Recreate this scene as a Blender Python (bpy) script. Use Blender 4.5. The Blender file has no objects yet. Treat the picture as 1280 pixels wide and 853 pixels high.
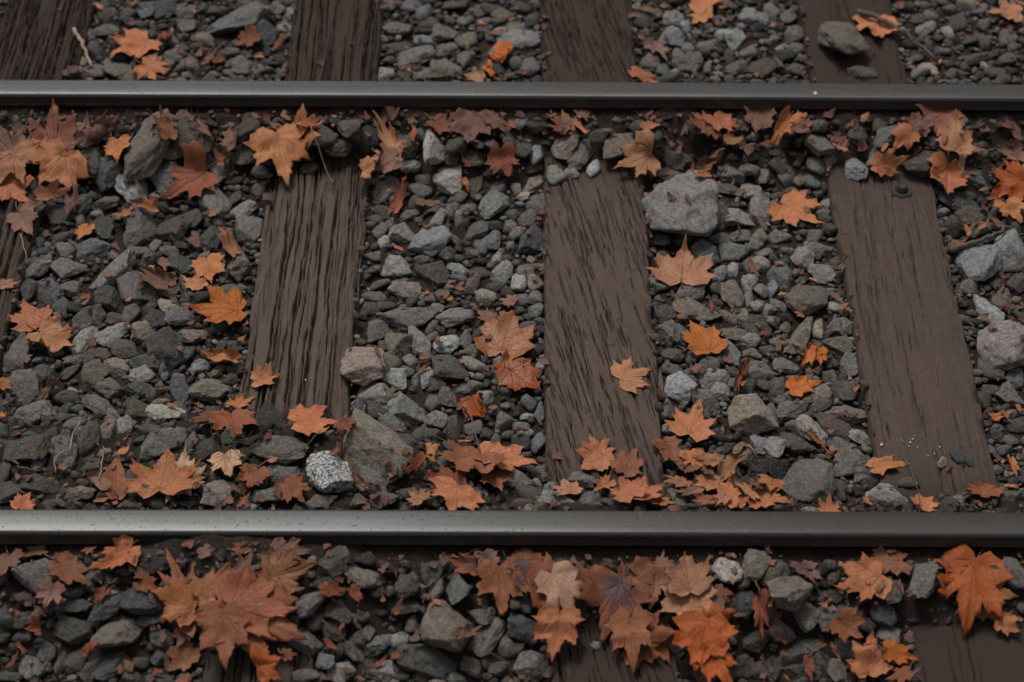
# Railway track bed with ballast stones, wooden sleepers and fallen maple leaves
EXPOSURE = 0.13
STONES = """
A0 880,80,210,110,15,c3|large slanted grey boulder beyond the blue-edged rail, beside the curled rust scraps;970,120,100,110,0,c2;390,108,100,60,0,g3;640,205,85,45,10,g3;750,145,70,50,0,b3;690,100,80,60,0,g3;540,40,80,60,0,c3;610,35,80,70,0,c2;350,265,90,60,0,b3;330,135,40,45,0,g3;300,235,60,45,0,b4;270,265,70,35,0,b3;430,265,100,60,0,b3;350,185,60,60,0,g2;705,240,80,50,0,b3;660,255,50,40,0,b2;850,270,60,40,0,b3;895,245,80,70,0,g3;800,40,90,50,10,g2;680,45,90,60,-10,g3;580,180,70,60,0,g2;1020,35,60,50,0,g3;1070,45,60,40,0,c4;1050,105,60,45,0,g4;950,260,50,40,0,g3;475,50,70,40,0,b2;790,110,60,40,0,g2;630,150,60,40,0,g3
A1 265,25,80,50,0,c3;310,50,60,70,0,c3;380,130,100,60,0,g3;465,155,75,60,0,b3;465,215,65,70,0,g3;280,205,140,70,8,g3;380,190,55,45,0,g3;210,175,110,45,5,b2;370,255,100,80,0,b3;655,155,140,75,-5,c4|smooth blue-grey oval stone beside the curled golden leaf beyond the blue-edged rail;565,190,90,40,0,g3;460,75,60,50,0,c3;170,270,65,40,0,g4;415,172,45,30,0,g4;220,110,100,60,10,g3;600,60,80,50,0,b3;660,25,70,50,0,c2;560,35,90,50,0,g2;705,75,60,50,0,c2;520,45,50,40,0,g3;590,120,60,40,0,b4;650,110,80,50,0,b3;310,275,80,40,0,b3;240,275,60,40,0,b2;170,20,70,50,0,g3;1220,135,90,80,0,c4;1140,55,90,40,5,b3;1230,70,80,60,0,c4;1140,225,70,60,0,b3;1245,215,50,60,0,g3;1190,265,60,50,0,c3;1110,80,60,60,0,g2;700,250,70,60,0,c3;420,25,90,50,0,g2;330,90,80,40,0,b2
A2 600,150,170,130,5,b3|rounded brown-grey stone lying on the smooth sleeper beside a small leaf;668,272,100,40,0,b2|low flat stone on the smooth sleeper tight against the blue-edged rail;20,100,40,50,0,c4;340,45,60,45,0,c4;300,75,50,40,0,c4;160,130,70,50,0,c5;200,150,80,60,0,c5;30,180,50,50,0,g3;110,170,100,40,10,b3;40,240,100,60,10,b3;420,130,80,60,0,g3;430,180,60,40,0,g3;250,190,60,60,0,g3;380,180,60,30,0,b4;210,250,80,60,0,b3;300,250,110,60,0,b2;900,105,90,50,25,b4;1080,215,130,50,5,b2;985,125,40,70,0,c4;910,255,90,35,-20,b5;1110,160,60,50,0,g2;870,210,50,40,0,c3;1150,60,50,50,0,g2;1100,40,60,40,0,b3;870,75,60,40,0,g2;920,60,60,45,0,g3;1210,140,70,50,0,b3;1060,150,60,50,0,g2;1020,90,70,50,0,g2;1200,220,70,50,0,b2;100,60,60,40,0,c3;250,60,70,50,0,c4;400,70,60,50,0,c3;1160,270,80,40,0,b2;1010,270,70,40,0,g2
B0 745,300,270,170,60,b3|long brown-grey block standing beside the dark red leaf;660,505,195,125,-10,c5|pale rounded stone beside the dark red leaf tip;820,435,150,140,20,c4|pale squarish stone touching the dark red leaf;865,318,180,85,5,b4;955,250,210,115,-20,b2;545,430,150,150,50,c2|dark triangular stone under the small tan leaf;1075,580,140,150,0,g4|pale blocky stone below the dark red leaf;1215,610,120,90,10,g4;1245,715,130,150,0,g3;680,710,200,150,30,g3;865,690,150,170,-20,b2;965,660,100,110,0,g2;1055,760,110,110,0,c2;530,580,120,100,10,b3;415,590,90,110,0,g2;295,640,140,90,-15,b2;515,700,150,95,-15,g2;450,370,130,140,0,b2;1225,340,120,110,0,b2;1060,390,190,70,-45,g3;180,610,90,70,0,b2;145,290,80,80,0,g2;1245,210,100,90,0,b2;820,595,80,60,0,c1;1170,560,90,60,60,g2
C0 460,90,170,100,5,c3;330,92,90,80,-30,g3;310,25,120,55,10,b2;215,95,60,40,0,g2;555,215,270,130,30,g4|long pale slab amid dark stones midway between furrowed and cracked sleepers;690,285,210,140,-10,g3;530,340,140,105,-10,c2;900,165,130,110,0,c2|smooth dark rounded stone beside the brown crumpled leaf scrap;1190,165,120,160,20,b3;345,185,160,100,5,g3;180,190,140,90,20,g3;165,158,120,50,15,b2;245,310,170,110,-15,c3;360,285,125,85,-5,g3;140,300,100,110,0,g2;435,440,170,90,20,b3;655,420,90,85,0,g3;580,430,100,70,0,b2;565,510,155,100,30,g4;720,505,140,105,10,b4;770,440,120,95,-10,g2;850,375,100,80,-20,b5|small pinkish-white stone near the tip of the veined orange leaf;900,430,140,90,0,g3;835,590,190,170,-40,g2|large dark greenish angular stone below the pinkish-white stone;965,520,150,95,-10,b3;620,590,160,95,-5,b2;430,560,150,110,65,g4;385,640,130,65,20,g3;480,625,125,85,10,g2;100,615,170,115,75,g3;585,680,130,75,-15,b4;720,660,150,95,-20,c2;460,715,140,110,5,b3|brownish blocky stone among grey ones near the spotted leaf;555,780,130,115,10,g3;710,725,115,85,10,g4;700,795,125,70,15,g2;785,795,85,60,80,b3;900,790,140,90,-65,c3;1040,790,180,150,15,b4|tan layered stone with banded top beside the cracked sleeper;1000,675,105,65,5,c4;1150,735,70,70,0,b2;130,775,170,130,-5,g3;225,710,120,100,-30,g2;850,100,95,45,0,g3;780,70,65,55,60,b3;700,100,130,60,-10,g3;575,115,110,55,0,b3;1050,280,110,50,0,g2;830,285,130,70,-10,b3;940,325,80,60,0,c2;1205,285,70,50,0,c3;1110,580,60,60,0,g2;1160,570,60,60,0,g2;935,600,120,70,80,g2;760,370,90,50,50,g2;1085,125,80,45,0,b2;1120,215,90,50,80,g2;665,345,80,60,0,g2;935,370,50,45,0,c3;490,470,80,40,0,b2;350,700,100,50,45,g2;1090,695,90,45,30,b3
D0 170,190,180,130,10,g3;130,370,230,140,-5,b2|large dark brown block close to the pitted rail by the furrowed sleeper;315,385,150,140,40,g3;440,320,150,110,70,b2;490,150,180,85,-25,g3;690,180,130,120,-25,b2;830,195,185,90,-5,g5|pale elongated stone above the big orange leaf;375,240,110,75,20,g3;530,285,130,90,70,b3;620,255,105,85,-5,g4;755,270,120,60,10,g2;785,340,185,115,15,g3;895,320,95,70,80,g3;185,440,90,70,30,c3;60,580,130,85,10,g2;200,545,180,90,-10,b2;400,590,140,80,10,b3;1085,595,175,130,10,b4|yellowish grey triangular stone against the pitted rail, below the small pale leaf;255,290,80,70,80,b2;960,330,80,80,0,g3;1040,370,110,100,0,g2;470,450,90,60,0,b2;265,640,120,40,0,b2;25,480,130,60,85,b2;650,645,90,40,0,b2;950,640,110,40,0,g3;155,300,80,40,0,g2;800,140,90,40,0,b3;310,210,100,60,0,b2;330,290,60,50,0,b2
B1 335,240,145,115,-10,b2;470,205,115,100,-5,b2;580,245,100,80,-10,c1;420,300,110,100,20,b2;395,170,70,45,0,b1;60,235,100,70,30,b1;895,297,150,115,88,c5|pale blue-grey six-sided stone standing near the blue-edged rail;770,390,130,95,30,g4;965,455,150,130,-30,g5|pale speckled wedge stone below the blue-grey six-sided stone;655,515,145,105,0,g4;820,510,110,70,-20,g3;840,460,90,50,10,g3;1185,590,170,110,50,c4;1200,510,100,80,0,c3;1010,545,95,60,0,g3;1060,600,80,60,0,g3;920,650,90,60,35,g4;1210,350,60,55,0,b4;1090,350,120,80,0,b2;1000,290,100,80,0,b2;1110,290,60,55,0,c2;1180,290,70,60,0,b2;975,360,80,50,0,b2;1095,480,140,70,80,b2;805,580,90,80,-20,g2;640,625,140,60,-5,g2;765,635,90,55,10,b3;600,660,80,50,-5,g3;620,720,85,75,0,c3;665,690,60,60,0,c3;740,720,130,110,35,g4;880,760,210,150,15,c4|large pale grey block beside the cracked sleeper with sparkling crystals;1095,720,145,75,15,g3;1180,770,100,90,-30,c3;990,760,60,60,0,g3;895,600,90,60,0,b3;980,610,70,60,0,g3;1270,690,70,70,0,b3;255,340,80,60,0,b1;265,405,90,50,0,b2;745,300,130,100,0,b2;1265,270,60,50,0,b2
C1 645,50,70,55,30,g5;590,120,85,60,-10,g3;690,175,150,130,-30,g4;610,260,105,70,10,g3;590,330,120,60,0,b3;575,390,80,60,0,b2;595,500,130,105,-10,g3;715,565,140,120,-15,b3;745,290,150,90,10,g4;715,255,95,35,20,g3;880,210,160,110,0,g2;1010,185,110,50,-15,c4;1015,230,90,40,-5,c3;755,430,280,115,12,g3|long grey slab lying lengthwise between the cracked and slanted-grain sleepers;825,555,170,85,-50,g4;1000,425,190,110,10,g4|grey lump beside the pointed lobe of the broad tan leaf;880,475,95,50,20,g3;910,380,65,40,0,g4;955,565,125,90,0,c5;885,525,60,60,0,b3;1050,540,90,65,80,g3;970,690,190,140,-5,g2|dark squarish rough stone beside the glossy rust leaf;525,675,230,200,-10,b4|flat-topped brown block resting against the cracked sleeper's edge;700,745,125,105,-20,c5;775,655,85,70,0,g4;750,700,75,50,-20,g3;860,730,110,80,85,c4;800,740,80,40,80,c3;680,650,90,70,0,b3;1110,590,130,50,5,g3;1085,665,120,65,-25,g4;1145,325,110,70,0,b4;1230,205,110,95,20,g4;1135,210,90,60,0,g2;1085,255,80,65,60,b3;1195,275,100,50,0,g2;1205,135,55,60,0,g4;860,330,90,50,0,b3;925,320,65,60,0,b3;980,365,80,40,0,b2;565,200,90,45,80,g2;600,190,60,60,0,g3;1090,105,70,35,0,g3;1130,80,80,60,-60,c3;950,110,90,90,0,b2;650,370,90,60,0,g2;640,570,70,60,0,b2;1150,640,60,40,0,c3;1030,790,80,50,0,c3;900,770,100,60,0,g2
D1 605,105,190,140,-5,g4|grey angular stone directly below the flat-topped brown block;760,160,190,190,20,g4|bulky light grey lump above the broad brown slab;580,365,350,220,-25,b4|broad smooth brown slab, largest stone near the cracked sleeper's end;365,500,240,175,-10,c5|white-speckled granite stone near the pitted rail;125,375,240,135,-5,g3|grey oval stone beside the speckled granite stone, crossed by a grass stem;90,220,190,120,-20,c1|black angular stone between two leaves at the cracked sleeper's end;590,535,170,110,-15,g3;680,250,170,80,-20,g3;900,220,120,80,-20,g4;960,110,100,100,20,b3;890,140,80,75,0,b3;1150,110,90,75,-20,g4;1240,235,85,85,0,g3;1250,150,50,50,0,g3;910,440,130,110,20,c3;840,295,150,70,0,g2;750,350,120,80,-40,g2;510,160,80,90,0,g2;125,500,180,75,0,g3;80,600,180,100,-5,g3;330,625,140,75,0,b3;640,620,130,75,0,g3;1090,265,90,70,0,g3;970,245,90,60,60,g3;965,350,60,50,0,c3;1290,515,185,110,-5,g4|light grey stone by the slanted-grain sleeper's corner near the pitted rail;1050,585,100,60,80,c2;740,590,100,60,0,b2;515,630,80,60,0,b2;1045,70,60,40,0,c3
B2 260,290,130,110,30,b4;345,335,150,90,60,g3;410,405,90,60,60,c5;530,295,190,100,20,b3;225,440,95,85,0,g4;300,425,75,50,-10,b4;120,330,100,70,80,c4;45,310,100,80,0,b2;110,395,80,60,0,b2;820,360,140,75,-20,b2;800,430,150,60,0,b3;850,605,330,280,-15,g4|huge flat grey boulder beside the top of the slanted-grain sleeper;115,755,170,115,60,c2|dark slab leaning on the slanted-grain sleeper's edge;130,585,120,95,-20,g3;75,655,90,80,0,g3;100,490,110,60,30,b4;55,545,70,60,0,b5|tiny cream-white stone near the slanted-grain sleeper's top corner;20,500,50,50,0,b5;20,730,70,80,0,g3;1095,435,130,100,-30,g3;1185,410,100,100,0,b3;1080,510,130,80,-40,g3;1195,510,120,90,20,g4;1140,660,150,95,-5,g4;1045,660,120,80,60,g3;1240,620,140,100,80,g4;1040,755,110,60,-5,g3;1130,750,120,70,0,g3;750,765,100,80,-10,c3;850,765,90,40,0,b3;430,240,90,60,0,b2;640,200,100,60,0,b2;700,240,90,80,0,b2;930,200,120,70,0,b1;1185,295,70,50,0,b2;1190,345,70,50,0,b2;1250,430,110,80,80,b3;1235,745,90,70,0,b3
C2 970,105,140,100,0,c3;1090,100,140,100,-10,c3;1215,60,80,60,0,b3;1260,110,80,50,0,c3;1240,160,95,80,-20,g4;1035,215,85,85,0,g4;1100,190,75,60,60,c5;1190,180,110,50,-60,g3;1105,320,130,120,60,b3;1190,265,85,90,0,g4;1250,300,80,70,0,g4;1185,345,90,55,80,g4;1230,375,75,55,0,g4;890,300,160,100,15,g3;1030,285,100,75,-10,g2;735,270,95,70,0,g3;900,385,260,100,-22,b3|long brownish wedge stone above the bright orange curled leaf;860,520,140,110,-60,c3;770,500,110,90,60,g3;770,400,120,100,-30,g2;1150,425,100,75,-10,b4;1085,430,110,50,-20,b3;1100,515,140,70,0,b3;1180,545,110,80,10,g4;1230,470,150,90,0,g2;1100,610,130,70,-55,c4;800,610,120,95,-30,b2;840,780,160,140,-20,c5|pale rough chunk beside the slanted-grain sleeper, below the bright curled leaf;1010,735,140,100,10,g4;980,665,110,65,0,g3;800,690,110,65,0,g3;900,735,100,70,-50,g3;1035,800,100,90,20,g4;1050,640,80,70,0,g2;1230,690,160,100,0,g3;1100,760,60,50,0,c3;750,140,130,70,80,c2;740,745,130,35,85,b3;1185,605,80,35,0,b3;1110,700,60,50,0,g2;35,255,105,75,80,g5;120,260,80,80,0,b4;110,330,80,60,0,g3;50,345,70,70,0,g3;120,395,80,70,0,g3;70,205,90,70,0,b3;100,475,50,40,0,c4;135,690,80,50,85,c4;95,140,45,35,0,b4;100,600,50,35,0,c3;110,175,140,30,-5,b3;1255,770,80,60,0,b2;865,15,120,50,0,g2
D2 1190,190,215,190,-20,b4|flat six-sided brown stone between slanted-grain and smooth sleepers;785,170,120,70,80,c3;965,125,120,110,-30,g3;1155,395,140,95,65,b3;1250,345,110,90,0,c4;1240,465,140,100,20,g1;345,515,140,80,-15,g3|small grey oval stone lying on leaves at the slanted-grain sleeper's end;385,625,110,75,0,c3;225,630,180,70,-10,g4;195,565,80,55,0,g3;140,490,80,70,0,b3;130,340,110,75,80,c3;75,205,70,40,0,c4;140,180,110,50,80,g3;80,285,60,40,0,c4;500,635,120,50,0,g2;820,610,130,70,-40,b3;40,640,80,40,0,g2
B3 445,410,110,100,0,c4|pale round stone sitting on the smooth sleeper's top corner;545,345,110,110,0,c3|bluish round stone just behind the pale one at the smooth sleeper's top;775,385,200,140,-3,b2|dark brown block with a pale blue corner at the smooth sleeper's top;600,230,160,80,15,g3;255,280,150,85,-15,b3;245,390,95,70,0,g4;310,360,65,50,0,b4;55,385,95,80,0,b2;90,450,95,80,20,g3;215,475,90,80,-40,c3;155,470,80,60,80,g3;1035,450,140,90,-40,c2;950,575,190,90,-15,c2;1020,635,150,90,10,b2;920,680,80,60,0,b2;650,275,80,50,0,b2;450,240,90,60,0,b2;255,190,100,60,0,b2;50,330,60,30,0,c2;60,750,110,60,-5,g3;230,745,95,60,30,g3;195,725,80,45,0,c2;15,585,70,55,0,c4;290,580,60,50,0,g4;270,625,80,50,0,c3;1000,540,80,60,0,b2
C3 170,130,120,110,10,g4;265,85,160,70,-5,g3;265,205,140,95,-20,g4;70,225,130,110,-30,c3;185,340,220,170,10,b3|big brown heart-shaped stone beside the smooth sleeper;340,372,100,50,10,g5;360,475,120,80,-5,g3;160,520,210,90,60,b3|long upright brown stone beside the smooth sleeper, above orange scraps;250,480,100,55,80,b4;350,565,140,80,-5,b3;400,665,120,85,-70,g3;90,670,130,80,-10,g3;50,370,90,60,-50,c3;20,290,80,60,80,c4;20,445,80,70,80,g3;85,480,60,55,0,b3;310,730,80,75,0,b3;390,800,130,110,-20,g2;50,790,130,100,20,g2;205,665,80,60,0,b2;130,735,80,50,0,b3;1055,145,220,185,20,c4|large pale rounded stone beside the smooth sleeper, under the dark twig;1225,95,190,170,0,c4|pale angular boulder past the smooth sleeper, next to the dark twig;1015,275,95,75,10,g3;1095,390,180,95,-50,c5|smooth pale oblong stone past the smooth sleeper;1180,570,260,200,15,g4|largest pale boulder past the smooth sleeper, below the oblong stone;1120,705,130,95,-30,c2;1230,725,110,85,80,g3;1120,790,100,60,0,b2;1170,350,110,100,-50,b3;1240,265,100,90,0,b2;1145,200,60,60,0,b3;1250,400,90,60,-50,b2;340,150,60,50,0,b2;340,230,90,60,0,g2
D3 120,175,170,100,30,g3;250,90,180,75,25,b4;265,155,110,60,25,g2;220,275,165,110,-60,g4;340,270,180,110,-45,b2;405,195,160,105,-15,b3|reddish-brown topped stone touching the smooth sleeper's edge;455,305,120,75,-10,g4;130,335,190,110,-35,g2;30,370,130,120,80,g4;390,430,190,140,10,g3|grey blocky stone by the smooth sleeper's lower corner, above the mossy oval;190,530,240,220,10,g3|large craggy grey lump against the pitted rail, next to the leaf pile;505,510,150,80,0,g3|mossy greenish oval stone at the smooth sleeper's lower corner;595,605,190,95,-10,g4|pale-topped stone against the pitted rail below the mossy oval;340,560,110,70,0,b2;50,465,130,100,10,g1;1215,95,140,110,0,g3;1250,250,110,70,0,c2;970,415,130,60,-40,c2|dark chip lying on the smooth sleeper's dirty lower end;870,435,50,50,0,c4;1010,600,110,80,0,b2;1180,620,190,80,0,b2;1215,325,90,60,0,b3;15,200,150,60,80,g3;130,95,120,55,25,g3;60,125,60,60,0,g3;350,340,140,60,-10,c3;45,215,90,70,60,g2;1255,600,70,50,0,g3;700,530,100,60,0,b2;125,250,80,50,0,g3;490,440,70,60,80,g2
E0 180,320,240,140,-5,g3|smooth grey slab in front of the pitted rail, towards the furrowed sleeper;760,250,200,130,-5,g1|dark flat slab under the pitted rail, beside the crumpled golden leaf;710,440,200,120,0,c2;590,610,240,160,10,b3|mottled brown boulder in front of the pitted rail near the red leaf pile;540,475,200,110,35,c2;365,590,190,120,-5,g2;385,470,140,70,-10,c2;375,400,110,60,10,g2;545,765,180,130,30,c2|dark faceted stone below the mottled brown boulder;810,630,140,100,-30,c2;760,540,150,80,5,g2;150,780,160,110,-20,g3;230,720,130,90,75,c2;310,750,130,55,85,b2;375,740,120,100,80,b2;30,520,90,90,0,c2;705,750,90,80,0,b2;810,720,110,80,20,g2;650,810,150,90,-40,g2;840,355,70,55,0,c2;120,540,130,90,20,b2;110,620,90,60,0,g2;780,670,80,50,0,b2;430,800,100,90,0,b2;20,610,90,80,80,b2;60,820,130,60,0,g2;830,830,80,40,0,b2;300,340,100,70,0,b1;130,430,100,60,0,b2
E1 390,260,140,135,0,b2;515,330,200,95,0,b3|long tan-brown stone in front of the pitted rail, beside the soil patch;270,470,130,120,10,g3;245,650,150,130,0,g3|grey round stone touching the red leaf pile's tip;345,750,95,95,0,c3;255,820,130,60,5,g3;425,810,140,110,10,g4;485,700,130,90,-40,g3;425,505,110,100,0,g2;300,555,100,80,0,b2;500,630,100,100,-50,g2;565,605,80,60,80,b3;620,660,150,95,50,c3;715,635,95,85,40,g4;795,630,75,70,0,g3;785,555,80,65,80,b3;755,375,110,110,0,b2;890,300,130,100,15,g2;905,385,125,65,70,g3;1010,390,150,120,60,g3|dark upright block beside the heart-shaped rust leaf;945,575,240,220,-55,b3|large diamond-shaped brown stone in front of the pitted rail;850,745,280,150,-15,g2|broad dark boulder below the diamond-shaped brown stone;1160,620,190,110,45,g3|slanted striped stone below the heart-shaped rust leaf;1135,510,120,100,-30,g3;1070,770,135,95,-70,b3;1000,830,100,80,0,g3;1145,740,100,65,80,g2;1215,785,100,90,0,b2;645,810,130,110,20,g4;730,820,80,60,0,b2;750,470,140,80,0,b2;530,525,80,50,0,g3;485,535,60,50,80,g3;870,640,80,70,0,g3;555,770,90,60,0,g2;820,830,90,50,0,g3;610,400,80,60,0,b1;660,280,100,60,0,b1;340,360,100,60,0,b1;365,490,70,50,80,b2;540,240,110,60,0,b1;385,600,120,80,0,b2;1255,670,100,80,80,b3
E2 1070,300,160,130,-5,g5|pale cream chunk in front of the pitted rail beside the veined pale leaves;1220,270,150,140,-20,b3;1160,460,140,110,80,c2;60,580,160,150,-30,c2;95,775,170,140,10,g3|rough grey stone against the slanted-grain sleeper in front of the pitted rail;25,680,130,70,30,g2;20,450,90,60,80,b2;415,670,45,35,0,g4|tiny grey pebble on the slanted-grain sleeper in front of the pitted rail;900,590,110,60,0,b1;1220,640,130,110,0,b2;1150,770,110,110,0,c2;960,820,120,70,0,c2;70,460,90,60,80,b2;1160,330,110,60,80,b2;1240,790,100,80,0,b2
E3 100,400,210,200,30,b3|large rounded brown boulder beside the star-shaped rust leaf, in front of rail;35,310,130,120,0,b2;195,535,130,120,50,g4;295,530,120,100,80,g3;380,500,90,80,0,b2;70,600,130,85,-5,g3;155,695,240,90,15,g3|long blue-grey wedge stone above a small red leaf scrap;395,690,160,80,-10,g3;570,495,150,110,-50,c2|dark smooth egg-shaped stone beside the smooth sleeper in front of the rail;630,400,140,85,75,b2;780,330,200,110,65,g3|tall grey stone behind the big orange leaf on the smooth sleeper;615,625,130,105,-10,b3;1225,310,160,110,-50,g3|grey stone behind the big orange leaf's far side, on the smooth sleeper;160,790,160,70,15,g2;280,770,130,110,80,g2;345,800,110,90,80,b3;30,790,140,90,80,b2;190,840,120,40,0,g2;500,570,80,80,0,b1;340,430,80,60,0,b1;520,645,60,50,0,b2
"""
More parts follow.
